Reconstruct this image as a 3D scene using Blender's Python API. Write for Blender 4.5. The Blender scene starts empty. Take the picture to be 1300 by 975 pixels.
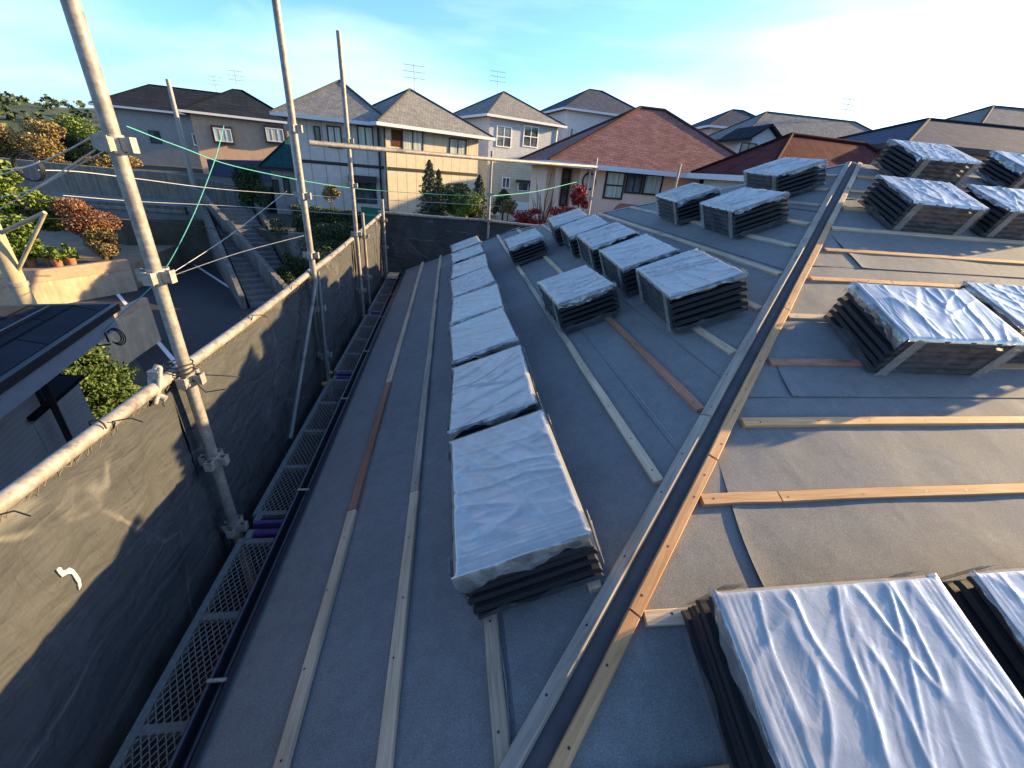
import bpy, math, random
from mathutils import Vector, Matrix, noise
R = random.Random(7)
V = Vector
sc = bpy.context.scene
COL = sc.collection
H = 7.0                                   # camera height above the street; built relative to the eye, lifted at the end

# ------------------------------------------------------------------ survey: camera pose and rays through photo points
YAW, PIT, ROL, FPX = -0.171321, -0.476309, 0.088943, 526.269
def cam_axes():
    cy, sy, cp, sp, cr, sr = math.cos(YAW), math.sin(YAW), math.cos(PIT), math.sin(PIT), math.cos(ROL), math.sin(ROL)
    # yaw is measured to the left of +Y
    f = V((-sy*cp, cy*cp, sp)); r = V((cy, sy, 0)); u = r.cross(f)
    return cr*r + sr*u, -sr*r + cr*u, f
CR, CU, CF = cam_axes()
def ray(x, y):
    return CR*((x-650)/FPX) - CU*((y-487.5)/FPX) + CF
def G(x, y, z):
    d = ray(x, y); return d*(z/d.z)
def atY(x, y, Y):
    d = ray(x, y); return d*(Y/d.y)
def atX(x, y, X):
    d = ray(x, y); return d*(X/d.x)

# ------------------------------------------------------------------ mesh builder
class MB:
    def __init__(s): s.v=[]; s.f=[]; s.mi=[]; s.sm=[]
    def add(s, vs, fs, mi=0, sm=False):
        b=len(s.v); s.v += [V(p) for p in vs]
        for f in fs: s.f.append([b+i for i in f]); s.mi.append(mi); s.sm.append(sm)
        return s
    def box(s, c, ax, ay, az, mi=0):
        c,ax,ay,az = V(c),V(ax),V(ay),V(az)
        p=[c+a*ax+b*ay+d*az for d in(-1,1) for b in(-1,1) for a in(-1,1)]
        return s.add(p,[(0,2,3,1),(4,5,7,6),(0,1,5,4),(2,6,7,3),(0,4,6,2),(1,3,7,5)],mi)
    def abox(s, x0,y0,z0,x1,y1,z1, mi=0):
        return s.box(((x0+x1)/2,(y0+y1)/2,(z0+z1)/2),((x1-x0)/2,0,0),(0,(y1-y0)/2,0),(0,0,(z1-z0)/2),mi)
    def bar(s, p0, p1, w, h, up=(0,0,1), mi=0):
        p0,p1=V(p0),V(p1); d=(p1-p0); x=d.normalized(); sd=x.cross(V(up))
        if sd.length<1e-5: sd=x.cross(V((1,0,0)))
        sd.normalize(); u=sd.cross(x)
        return s.box((p0+p1)/2, d/2, sd*w/2, u*h/2, mi)
    def path(s, pts, r, n=8, mi=0, cap=True):
        pts=[V(p) for p in pts]; rs = r if isinstance(r,(list,tuple)) else [r]*len(pts)
        vs=[]; t0=(pts[1]-pts[0]).normalized()
        a=t0.cross(V((0,0,1)));
        if a.length<.05: a=t0.cross(V((1,0,0)))
        a.normalize()
        for i,p in enumerate(pts):
            t=(pts[min(i+1,len(pts)-1)]-pts[max(i-1,0)]).normalized()
            a=(a-t*a.dot(t)).normalized(); b=t.cross(a)
            for k in range(n):
                q=2*math.pi*k/n; vs.append(p+(a*math.cos(q)+b*math.sin(q))*rs[i])
        fs=[(i*n+k,i*n+(k+1)%n,(i+1)*n+(k+1)%n,(i+1)*n+k) for i in range(len(pts)-1) for k in range(n)]
        s.add(vs,fs,mi,True)
        if cap:
            L=len(pts)-1
            s.add(vs[:n],[tuple(reversed(range(n)))],mi); s.add(vs[L*n:],[tuple(range(n))],mi)
        return s
    def tube(s,p0,p1,r,n=12,mi=0): return s.path([p0,p1],r,n,mi)
    def prism(s, poly, vec, mi=0):
        poly=[V(p) for p in poly]; vec=V(vec); n=len(poly)
        s.add(poly+[p+vec for p in poly],[tuple(reversed(range(n))),tuple(range(n,2*n))]+[(i,(i+1)%n,n+(i+1)%n,n+i) for i in range(n)],mi)
        return s
    def grid(s, fn, nu, nv, mi=0, sm=True, wrap=False):
        vs=[fn(i/nu,j/nv) for j in range(nv+1) for i in range(nu+1)]
        fs=[(j*(nu+1)+i,j*(nu+1)+i+1,(j+1)*(nu+1)+i+1,(j+1)*(nu+1)+i) for j in range(nv) for i in range(nu)]
        return s.add(vs,fs,mi,sm)
    def quad(s,a,b,c,d,mi=0): return s.add([a,b,c,d],[(0,1,2,3)],mi)
ROOT={}
def mesh_of(name, mb, mats, inv=None):
    me=bpy.data.meshes.new(name)
    vs=[(inv@p) if inv else p for p in mb.v]
    me.from_pydata([tuple(p) for p in vs],[],mb.f)
    for m in (mats if isinstance(mats,(list,tuple)) else [mats]): me.materials.append(m)
    me.polygons.foreach_set('material_index',mb.mi); me.polygons.foreach_set('use_smooth',mb.sm); me.update()
    return me
def mk(name, mb, mats, parent=None):
    """one mesh object from world coordinates; as a part of parent, else top-level with its origin at its base"""
    if parent is not None:
        o=bpy.data.objects.new(name, mesh_of(name,mb,mats,ROOT[parent])); o.parent=parent; ROOT[o]=ROOT[parent]
    else:
        xs=[p.x for p in mb.v]; ys=[p.y for p in mb.v]; zs=[p.z for p in mb.v]
        b=V(((min(xs)+max(xs))/2,(min(ys)+max(ys))/2,min(zs)))
        inv=Matrix.Translation(-b); o=bpy.data.objects.new(name, mesh_of(name,mb,mats,inv)); o.location=b; ROOT[o]=inv
    COL.objects.link(o); return o
def mkl(name, me, parent, mw):
    o=bpy.data.objects.new(name, me); o.parent=parent; o.matrix_local=ROOT[parent]@mw; COL.objects.link(o)
    return o
def tag(o,label=None,cat=None,group=None,kind=None):
    if label:o['label']=label
    if cat:o['category']=cat
    if group:o['group']=group
    if kind:o['kind']=kind
    return o
def thing(name,label,cat,loc,group=None,mat=None):
    o=bpy.data.objects.new(name,None); COL.objects.link(o); o.empty_display_size=.1
    if mat is None: mat=Matrix.Translation(V(loc))
    o.matrix_world=mat; ROOT[o]=mat.inverted(); return tag(o,label,cat,group)

# ------------------------------------------------------------------ materials
def newmat(name):
    m=bpy.data.materials.new(name); m.use_nodes=True; nt=m.node_tree; p=nt.nodes['Principled BSDF']; return m,nt,p
def N(nt,t,**k):
    n=nt.nodes.new(t)
    for a,b in k.items():
        if a in n.inputs: n.inputs[a].default_value=b
        else: setattr(n,a,b)
    return n
def ramp(nt, fac, stops):
    r=nt.nodes.new('ShaderNodeValToRGB'); e=r.color_ramp.elements
    while len(e)<len(stops): e.new(.5)
    for el,(p,c) in zip(e,stops): el.position=p; el.color=(*c,1)
    nt.links.new(fac,r.inputs[0]); return r.outputs[0]
def coords(nt, scale=(1,1,1), kind='Object'):
    tc=nt.nodes.new('ShaderNodeTexCoord'); mp=nt.nodes.new('ShaderNodeMapping'); mp.inputs['Scale'].default_value=scale
    nt.links.new(tc.outputs[kind],mp.inputs[0]); return mp.outputs[0]
def rnd_shift(nt, vec):
    oi=nt.nodes.new('ShaderNodeObjectInfo'); a=nt.nodes.new('ShaderNodeVectorMath'); a.operation='MULTIPLY_ADD'
    a.inputs[1].default_value=(1,1,1)
    m=nt.nodes.new('ShaderNodeMath'); m.operation='MULTIPLY'; m.inputs[1].default_value=37.
    nt.links.new(oi.outputs['Random'],m.inputs[0]); nt.links.new(vec,a.inputs[0]); nt.links.new(m.outputs[0],a.inputs[2]); return a.outputs[0]
def nz(nt,vec,scale,detail=6,rough=.6,dist=0):
    n=N(nt,'ShaderNodeTexNoise',Scale=scale,Detail=detail,Roughness=rough,Distortion=dist); nt.links.new(vec,n.inputs['Vector']); return n.outputs['Fac']
def bump(nt,p,h,strength,dist):
    b=N(nt,'ShaderNodeBump',Strength=strength,Distance=dist); nt.links.new(h,b.inputs['Height'])
    nt.links.new(b.outputs[0],p.inputs['Normal']); return b
def simple(name, c, rough=.7, var=.25, scale=6, bmp=0, metal=0, stretch=(1,1,1), spec=.3, bscale=None):
    m,nt,p=newmat(name); v=coords(nt,stretch); f=nz(nt,v,scale)
    d=tuple(x*(1-var) for x in c); l=tuple(min(1,x*(1+var)) for x in c)
    nt.links.new(ramp(nt,f,[(.25,d),(.75,l)]),p.inputs['Base Color'])
    p.inputs['Roughness'].default_value=rough; p.inputs['Metallic'].default_value=metal; p.inputs['Specular IOR Level'].default_value=spec
    if bmp: bump(nt,p,nz(nt,v,bscale or scale*6),.6,bmp)
    return m
def mixrgb(nt,f,a,b,blend='MIX'):
    n=nt.nodes.new('ShaderNodeMix'); n.data_type='RGBA'; n.blend_type=blend
    for s,x in ((n.inputs[0],f),(n.inputs[6],a),(n.inputs[7],b)):
        if hasattr(x,'is_output'): nt.links.new(x,s)
        elif isinstance(x,(int,float)): s.default_value=x
        else: s.default_value=(*x,1)
    return n.outputs[2]
M={}
def felt():
    m,nt,p=newmat('asphalt_felt'); v=coords(nt)
    big=nz(nt,v,1.3,4); fine=nz(nt,v,260,4,.75); mid=nz(nt,v,14,5)
    c=ramp(nt,mixrgb(nt,.5,big,mid),[(.3,(.136,.138,.134)),(.7,(.206,.206,.196))])
    c=mixrgb(nt,.55,c,ramp(nt,fine,[(.34,(.3,.3,.3)),(.55,(.95,.95,.95)),(.70,(1.8,1.8,1.8))]),'MULTIPLY')
    sc1=nz(nt,coords(nt,(2.,2.,2.)),3.2,9,.72,1.2); c=mixrgb(nt,ramp(nt,sc1,[(.58,(0,0,0)),(.72,(.35,.35,.35))]),c,(.27,.265,.25))
    c=mixrgb(nt,ramp(nt,nz(nt,v,55,2,.5),[(.70,(0,0,0)),(.78,(.45,.45,.45))]),c,(.30,.29,.28))
    nt.links.new(c,p.inputs['Base Color']); p.inputs['Roughness'].default_value=.85; p.inputs['Specular IOR Level'].default_value=.25
    a=N(nt,'ShaderNodeMath',operation='ADD'); s=N(nt,'ShaderNodeMath',operation='MULTIPLY'); s.inputs[1].default_value=3.
    nt.links.new(nz(nt,v,5,3,.45,.8),s.inputs[0]); nt.links.new(s.outputs[0],a.inputs[1]); nt.links.new(nz(nt,v,300,3,.7),a.inputs[0])
    bump(nt,p,a.outputs[0],.42,.003); return m
M['felt']=felt()
def wood(name, a, b, grain=1.):
    m,nt,p=newmat(name); v=rnd_shift(nt,coords(nt,(1.2,26,26))); g=nz(nt,v,2.2,8,.65,1.2)
    v2=rnd_shift(nt,coords(nt,(1.6,5,5))); g2=nz(nt,v2,1.5,3)
    c=ramp(nt,g,[(.30,a),(.52,tuple((x+y)/2 for x,y in zip(a,b))),(.72,b)])
    c=mixrgb(nt,.6,c,ramp(nt,g2,[(.3,(.6,.58,.56)),(.7,(1.15,1.12,1.1))]),'MULTIPLY')
    vk=N(nt,'ShaderNodeTexVoronoi',Scale=1.); vk.inputs['Randomness'].default_value=1.
    nt.links.new(rnd_shift(nt,coords(nt,(2.2,10,10))),vk.inputs['Vector'])
    c=mixrgb(nt,ramp(nt,vk.outputs['Distance'],[(.06,(.75,.75,.75)),(.16,(0,0,0))]),c,tuple(x*.35 for x in a))
    oi=nt.nodes.new('ShaderNodeObjectInfo')
    c=mixrgb(nt,1.,c,ramp(nt,oi.outputs['Random'],[(0,(.82,.80,.78)),(.5,(1.05,1,.95)),(1,(1.15,1.08,1.0))]),'MULTIPLY')
    nt.links.new(c,p.inputs['Base Color']); p.inputs['Roughness'].default_value=.75; p.inputs['Specular IOR Level'].default_value=.25
    bump(nt,p,g,.5,.002*grain); return m
M['wood_fresh']=wood('fresh_cedar',(.36,.19,.08),(.60,.38,.20))
M['wood_pale']=wood('pale_batten',(.36,.28,.19),(.60,.49,.35))
M['wood_grey']=wood('weathered_board',(.25,.215,.17),(.46,.41,.34))
M['wood_red']=wood('reddish_batten',(.22,.10,.06),(.38,.20,.13))
M['nail']=simple('nail_head',(.035,.03,.028),.5,.2)
def tile():
    m,nt,p=newmat('granule_tile'); v=coords(nt)
    nt.links.new(ramp(nt,nz(nt,v,300,3),[(.3,(.006,.006,.007)),(.72,(.028,.028,.032))]),p.inputs['Base Color'])
    p.inputs['Roughness'].default_value=.7; p.inputs['Specular IOR Level'].default_value=.35; bump(nt,p,nz(nt,v,400,2),.6,.001); return m
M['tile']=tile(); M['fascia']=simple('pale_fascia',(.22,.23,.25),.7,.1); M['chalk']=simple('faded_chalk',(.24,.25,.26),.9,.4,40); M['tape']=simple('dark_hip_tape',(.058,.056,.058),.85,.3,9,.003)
def film(name, opac, milk, gl, rough):
    m=bpy.data.materials.new(name); m.use_nodes=True; nt=m.node_tree; nt.nodes.clear()
    out=nt.nodes.new('ShaderNodeOutputMaterial'); v=rnd_shift(nt,coords(nt)); L=nt.links.new
    b=N(nt,'ShaderNodeBump',Strength=.3,Distance=.004)
    a1=nz(nt,v,22,4,.55,1.6); L(a1,b.inputs['Height'])
    b2=N(nt,'ShaderNodeBump',Strength=.10,Distance=.0012); L(nz(nt,v,110,3),b2.inputs['Height']); L(b.outputs[0],b2.inputs['Normal'])
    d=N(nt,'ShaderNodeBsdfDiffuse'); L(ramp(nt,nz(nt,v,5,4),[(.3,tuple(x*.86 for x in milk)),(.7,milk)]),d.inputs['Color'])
    g=N(nt,'ShaderNodeBsdfGlossy',Roughness=rough); L(b2.outputs[0],d.inputs['Normal']); L(b2.outputs[0],g.inputs['Normal'])
    mx=N(nt,'ShaderNodeMixShader'); mx.inputs[0].default_value=gl; L(d.outputs[0],mx.inputs[1]); L(g.outputs[0],mx.inputs[2])
    t=N(nt,'ShaderNodeBsdfTransparent'); m2=N(nt,'ShaderNodeMixShader')
    lo,hi=opac; mr=N(nt,'ShaderNodeMapRange'); mr.inputs[1].default_value=.35; mr.inputs[2].default_value=.65; mr.inputs[3].default_value=lo; mr.inputs[4].default_value=hi
    L(nz(nt,v,9,4,.6,1.),mr.inputs[0]); L(mr.outputs[0],m2.inputs[0]); L(t.outputs[0],m2.inputs[1]); L(mx.outputs[0],m2.inputs[2]); L(m2.outputs[0],out.inputs[0])
    return m
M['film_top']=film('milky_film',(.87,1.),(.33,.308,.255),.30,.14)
M['film_side']=film('clear_film',(.06,.2),(.45,.45,.45),.45,.2)
M['film_band']=film('doubled_film',(.45,.7),(.36,.35,.32),.15,.25)
M['film_edge']=film('crinkled_film',(.22,.8),(.36,.35,.33),.3,.15)
def galv(name, c, rust=.5):
    m,nt,p=newmat(name); v=rnd_shift(nt,coords(nt)); f=nz(nt,v,16,8,.7); f2=nz(nt,v,60,4)
    a=ramp(nt,f2,[(.3,tuple(x*.65 for x in c)),(.68,tuple(x*1.1 for x in c))])
    cc=mixrgb(nt,ramp(nt,f,[(.43,(0,0,0)),(.60,(rust,)*3)]),a,(.11,.07,.055))
    cc=mixrgb(nt,ramp(nt,nz(nt,v,5,6,.7),[(.60,(0,0,0)),(.68,(.8,.8,.8))]),cc,(.06,.05,.05))
    nt.links.new(cc,p.inputs['Base Color']); p.inputs['Roughness'].default_value=.55; p.inputs['Metallic'].default_value=.15
    bump(nt,p,f,.4,.002); return m
M['galv']=galv('galvanised_tube',(.27,.25,.22)); M['galv2']=galv('galvanised_coupler',(.30,.28,.25),.3)
M['plank']=galv('plank_steel',(.13,.155,.155),.35); M['strand']=simple('plank_mesh_steel',(.17,.18,.175),.5,.2,metal=.3)
M['purple']=simple('purple_hook_paint',(.055,.035,.13),.5,.3,30)
def netmat():
    m,nt,p=newmat('scaffold_sheet'); v=coords(nt); f=nz(nt,v,2.2,7,.65,.8)
    cb=ramp(nt,f,[(.3,(.034,.036,.039)),(.55,(.048,.050,.053)),(.78,(.078,.079,.080))])
    vo=N(nt,'ShaderNodeTexVoronoi',Scale=1.25,feature='DISTANCE_TO_EDGE'); nt.links.new(coords(nt,(1,.8,1.25)),vo.inputs['Vector'])
    mk_=mixrgb(nt,1.,ramp(nt,vo.outputs['Distance'],[(.002,(.75,.75,.75)),(.012,(0,0,0))]),ramp(nt,nz(nt,v,3.3,4),[(.42,(0,0,0)),(.6,(1,1,1))]),'MULTIPLY')
    cb=mixrgb(nt,mk_,cb,(.12,.117,.11))
    sp=ramp(nt,nz(nt,v,38,5,.75),[(.66,(0,0,0)),(.74,(.6,.6,.6))]); cb=mixrgb(nt,sp,cb,(.13,.12,.105))
    nt.links.new(cb,p.inputs['Base Color'])
    p.inputs['Roughness'].default_value=.7; p.inputs['Specular IOR Level'].default_value=.2
    w1=nz(nt,coords(nt,(1.,2.6,.7)),2.2,5,.55,.4); w2=nz(nt,coords(nt,(1.,.8,2.4)),3.1,4,.5,.3)
    def ridge(x):
        q=N(nt,'ShaderNodeMath',operation='SUBTRACT'); q.inputs[1].default_value=.5; nt.links.new(x,q.inputs[0])
        q2=N(nt,'ShaderNodeMath',operation='ABSOLUTE'); nt.links.new(q.outputs[0],q2.inputs[0]); return q2.outputs[0]
    s2=N(nt,'ShaderNodeMath',operation='ADD'); nt.links.new(ridge(w1),s2.inputs[0]); nt.links.new(ridge(w2),s2.inputs[1])
    b0=bump(nt,p,s2.outputs[0],.9,.05)
    b1=N(nt,'ShaderNodeBump',Strength=.25,Distance=.0015); nt.links.new(nz(nt,v,260,2),b1.inputs['Height']); nt.links.new(b0.outputs[0],b1.inputs['Normal']); nt.links.new(b1.outputs[0],p.inputs['Normal']); return m
M['net']=netmat()
M['gutter']=simple('navy_gutter',(.022,.026,.036),.35,.2,8,spec=.5)
M['white']=simple('white_paint',(.72,.72,.70),.5,.08,4)
M['cord']=simple('tan_cord',(.12,.10,.075),.9,.3,40); M['smear']=simple('dried_filler',(.40,.38,.34),.8,.4,60); M['house_wall']=simple('painted_siding',(.50,.47,.42),.8,.1,3)
# --- neighbourhood
def siding(name,c,pitch,horizontal=True,depth=.012,var=.08):
    m,nt,p=newmat(name); tc=coords(nt); sx=N(nt,'ShaderNodeSeparateXYZ'); nt.links.new(tc,sx.inputs[0])
    k=N(nt,'ShaderNodeMath',operation='DIVIDE'); k.inputs[1].default_value=pitch
    if horizontal: nt.links.new(sx.outputs[2],k.inputs[0])
    else:
        a=N(nt,'ShaderNodeMath',operation='ADD'); nt.links.new(sx.outputs[0],a.inputs[0]); nt.links.new(sx.outputs[1],a.inputs[1]); nt.links.new(a.outputs[0],k.inputs[0])
    fr=N(nt,'ShaderNodeMath',operation='FRACT'); nt.links.new(k.outputs[0],fr.inputs[0])
    g=ramp(nt,fr.outputs[0],[(0,(.35,)*3),(.06,(1,1,1)),(.94,(1,1,1)),(1,(.5,)*3)])
    f=nz(nt,tc,3,6); b=ramp(nt,f,[(.3,tuple(x*(1-var*1.5) for x in c)),(.7,tuple(x*(1+var) for x in c))])
    nt.links.new(mixrgb(nt,.8,b,g,'MULTIPLY'),p.inputs['Base Color']); p.inputs['Roughness'].default_value=.75; p.inputs['Specular IOR Level'].default_value=.2
    bump(nt,p,fr.outputs[0],.5,depth); return m
def shingle(name,c1,c2,scale=3.,w=.9,h=.3):
    m,nt,p=newmat(name); v=coords(nt)
    b=N(nt,'ShaderNodeTexBrick',Scale=scale); b.inputs['Color1'].default_value=(*c1,1); b.inputs['Color2'].default_value=(*c2,1); b.inputs['Mortar'].default_value=(*[x*.35 for x in c1],1)
    b.inputs['Mortar Size'].default_value=.025; b.inputs['Brick Width'].default_value=w; b.inputs['Row Height'].default_value=h
    tc=nt.nodes.new('ShaderNodeTexCoord'); nt.links.new(tc.outputs['UV'],b.inputs['Vector'])
    c=mixrgb(nt,.55,b.outputs['Color'],ramp(nt,nz(nt,v,2.5,8,.7),[(.3,(.5,.5,.5)),(.7,(1.3,1.3,1.3))]),'MULTIPLY')
    nt.links.new(c,p.inputs['Base Color']); p.inputs['Roughness'].default_value=.9; p.inputs['Specular IOR Level'].default_value=.08
    bump(nt,p,b.outputs['Fac'],-.5,.02); return m
M['cream']=siding('cream_panel',(.50,.43,.31),.9,False,.006); M['greyside']=siding('pale_grey_siding',(.40,.41,.43),.22)
M['creamclap']=siding('cream_clapboard',(.46,.42,.30),.22); M['pinkwall']=simple('pink_stucco',(.68,.47,.35),.85,.1,3,.01)
M['wing']=siding('pale_mortar_panel',(.47,.43,.38),.9,False,.006); M['peach']=siding('peach_siding',(.50,.33,.22),.3,False,.006)
M['whitewall']=simple('pale_stucco',(.46,.45,.44),.85,.1,3,.01); M['greywall']=siding('ribbed_grey_siding',(.30,.28,.26),.07,True,.01)
M['shred']=shingle('red_shingle',(.20,.095,.08),(.28,.145,.125)); M['shgrey']=shingle('grey_tile_roof',(.17,.165,.155),(.24,.23,.21),3.,.6,.6)
M['shdark']=shingle('dark_slate_roof',(.014,.018,.026),(.024,.029,.038),1.6,1.8,.45); M['teal']=shingle('teal_metal_roof',(.02,.075,.075),(.03,.095,.09),2.,.35,6.)
M['redmetal']=shingle('dark_red_roof',(.085,.022,.022),(.13,.035,.03),2.,.3,1.); M['orangeroof']=shingle('orange_tile',(.28,.10,.055),(.36,.14,.08),3.,.4,.4)
M['bluegrey']=shingle('blue_grey_roof',(.05,.06,.085),(.08,.09,.12),2.,.4,1.2)
M['dark']=simple('dark_frame',(.022,.02,.02),.5,.2); M['trim']=simple('pale_trim',(.52,.53,.55),.6,.08)
def glass():
    m,nt,p=newmat('window_glass'); v=coords(nt)
    nt.links.new(ramp(nt,nz(nt,v,1.2,3),[(.35,(.02,.025,.03)),(.65,(.10,.12,.13))]),p.inputs['Base Color']); p.inputs['Roughness'].default_value=.06; p.inputs['Specular IOR Level'].default_value=.7; return m
M['glass']=glass()
def curtain():
    m,nt,p=newmat('curtained_glass'); v=coords(nt,(14,14,.6))
    nt.links.new(ramp(nt,nz(nt,v,1.,3),[(.35,(.22,.25,.22)),(.65,(.5,.52,.46))]),p.inputs['Base Color']); p.inputs['Roughness'].default_value=.12; return m
M['curtain']=curtain()
def concrete(name,c,streak=.5):
    m,nt,p=newmat(name); v=coords(nt); s=nz(nt,coords(nt,(3.5,3.5,.25)),1.2,6,.65); f=nz(nt,v,2,8,.65)
    a=ramp(nt,f,[(.3,tuple(x*.75 for x in c)),(.7,tuple(x*1.12 for x in c))])
    nt.links.new(mixrgb(nt,streak,a,ramp(nt,s,[(.35,(.4,.39,.37)),(.62,(1.1,1.1,1.1))]),'MULTIPLY'),p.inputs['Base Color']); p.inputs['Roughness'].default_value=.9
    bump(nt,p,f,.5,.02); return m
M['conc']=concrete('stained_concrete',(.22,.185,.14),.75); M['conc_dark']=concrete('dark_concrete',(.125,.118,.105),.85); M['step']=concrete('step_concrete',(.16,.15,.14),.5)  # conc_dark: a darker concrete base tone with vertical streaks
M['tanwall']=concrete('tan_block_wall',(.36,.29,.20),.4); M['brickcap']=siding('terracotta_ribbed_cap',(.34,.235,.17),.11,False,.02,.15)
M['asphalt']=simple('asphalt',(.032,.032,.034),.9,.25,3,.006,bscale=120); M['ground']=simple('soil_and_grass',(.075,.068,.05),.95,.45,1.2,.03,bscale=12)
M['terrace']=simple('paved_garden_soil',(.20,.15,.10),.95,.35,2.,.02); M['paint_line']=simple('road_paint',(.62,.62,.60),.7,.15,8)
M['hillmat']=simple('wooded_hill',(.05,.065,.03),.95,.5,.25,.3)
M['stone']=simple('rubble_stone',(.14,.13,.12),.9,.5,4,.05)
def leafmat(name,a,b,c):
    m,nt,p=newmat(name); g=nt.nodes.new('ShaderNodeNewGeometry')
    nt.links.new(ramp(nt,g.outputs['Random Per Island'],[(0,a),(.55,b),(1,c)]),p.inputs['Base Color']); p.inputs['Roughness'].default_value=.6; p.inputs['Specular IOR Level'].default_value=.3
    p.inputs['Transmission Weight'].default_value=0; return m
M['lf_bright']=leafmat('bright_leaf',(.05,.085,.012),(.10,.15,.02),(.17,.21,.03)); M['lf_dark']=leafmat('dark_leaf',(.015,.028,.010),(.03,.05,.015),(.055,.075,.02))
M['lf_red']=leafmat('rusty_leaf',(.10,.03,.018),(.18,.07,.035),(.22,.14,.06)); M['lf_scarlet']=leafmat('scarlet_leaf',(.16,.012,.012),(.28,.02,.02),(.34,.05,.03))
M['lf_ochre']=leafmat('ochre_leaf',(.14,.10,.03),(.22,.15,.05),(.28,.20,.07)); M['lf_conifer']=leafmat('conifer_needle',(.020,.042,.010),(.055,.092,.018),(.105,.145,.03))
M['lf_cypress']=leafmat('blue_cypress',(.035,.055,.035),(.06,.085,.05),(.09,.11,.06)); M['bark']=simple('bark',(.09,.065,.045),.9,.4,8,.02)
M['cable']=simple('black_cable',(.012,.012,.013),.5,.2); M['cablegrey']=simple('grey_cable',(.36,.36,.36),.5,.2); M['rope']=simple('teal_rope',(.07,.30,.26),.7,.2,60)
M['pole']=concrete('concrete_pole',(.36,.30,.20),.3); M['pot']=simple('terracotta_pot',(.30,.12,.06),.8,.2); M['greennet']=simple('green_mesh_fence',(.012,.10,.055),.8,.3,20)
M['bluetarp']=simple('blue_fence_panel',(.03,.04,.075),.7,.2)

# ------------------------------------------------------------------ roof planes (surveyed): P0 on the hip, slope .414
S=.414195; C_=1/math.sqrt(1+S*S); SN=S*C_
P0=V((.209166,.444583,-1.262799))*1.035
def WA(y,v,h=0): return P0+V((v*C_-h*SN, y-P0.y, v*SN+h*C_))
def WB(x,v,h=0): return P0+V((x-P0.x, v*C_-h*SN, v*SN+h*C_))
nA=V((-SN,0,C_)); nB=V((0,-SN,C_))
def LA(x,y,h=0):
    d=ray(x,y); P=d*((nA.dot(P0)+h)/nA.dot(d)); return P.y,(P.x-P0.x)*C_+(P.z-P0.z)*SN
def LB(x,y,h=0):
    d=ray(x,y); P=d*((nB.dot(P0)+h)/nB.dot(d)); return P.x,(P.y-P0.y)*C_+(P.z-P0.z)*SN
VE=-1.06; VR=4.30
def hipA(v): return P0.y+v*C_
def hipB(v): return P0.x+v*C_
YF=7.62
def farA(v):
    xa=P0.x+v*C_; apx=P0.x+VR*C_; apy=P0.y+VR*C_
    return min(YF, apy+(apx-xa))
XR=9.0
house=thing('house_under_repair','hip roofed house stripped to dark roofing felt with new battens, in the foreground','house',(3.5,4.2,-H))
# deck + walls + underlay
mb=MB()
pa=[WA(hipA(VE),VE,-.03),WA(hipA(VR),VR,-.03),WA(YF,2.0,-.03) if False else WA(farA(1.2),1.2,-.03),WA(YF,VE,-.03)]
mb.prism([WA(hipA(VE),VE,-.02),WA(YF,VE,-.02),WA(YF,(P0.x*0+ (P0.y+VR*C_*2+P0.x-P0.x-YF+0)/C_ - 0)*0+1.08,-.02),WA(hipA(VR),VR,-.02)],(0,0,-.05))
mb.prism([WB(hipB(VE),VE,-.02),WB(hipB(VR),VR,-.02),WB(XR,VR,-.02),WB(XR,VE,-.02)],(0,0,-.05))
back=[WB(hipB(VR),VR,-.02),WA(YF,1.08,-.02)+V((0,0,0)),V((XR,9.2,WA(0,1.08)[2]-.3)),WB(XR,VR,-.02)]
mb.prism(back,(0,0,-.05))
mk('roof_deck',mb,M['wood_grey'],house)
mb=MB(); mb.abox(-.30,.05,-H,XR-.4,8.2,-1.86); mk('wall',mb,M['house_wall'],house)
mb=MB(); mb.abox(-.74,-.45,-1.86,-.31,YF-.02,-1.82); mb.abox(-.31,-.45,-1.86,XR,.04,-1.82); mk('soffit',mb,M['whitewall'],house)
def wr(p,amp=1.):
    a=noise.noise(V((p[0]*1.1,p[1]*1.1,3.3)))*.006+noise.noise(V((p[0]*3.1+p[1]*1.5,p[1]*2.2,9.1)))*.0035
    b=noise.noise(V((p[0]*2.6-p[1]*2.0,p[0]*.9+p[1]*.9,5.7))); a+= .006*max(0,b-.12)
    return a*amp
lapsA=[VE,-.03,.80,1.22,2.2,3.1,VR]
for k in range(len(lapsA)-1):
    v0,v1=lapsA[k],min(VR,lapsA[k+1]+.05)
    def fn(u,w,v0=v0,v1=v1,k=k):
        v=v0+(v1-v0)*w; y0,y1=hipA(v)-.0,farA(v); y=y0+(y1-y0)*u
        return WA(y,v,(.005 if k else 0)*(1-w)+wr((y,v),.7)*min(1,w*6)*min(1,(1-w)*6)+.001*k)
    mb=MB(); mb.grid(fn,120,12); mk('underlay_sheet',mb,M['felt'],house)
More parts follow.
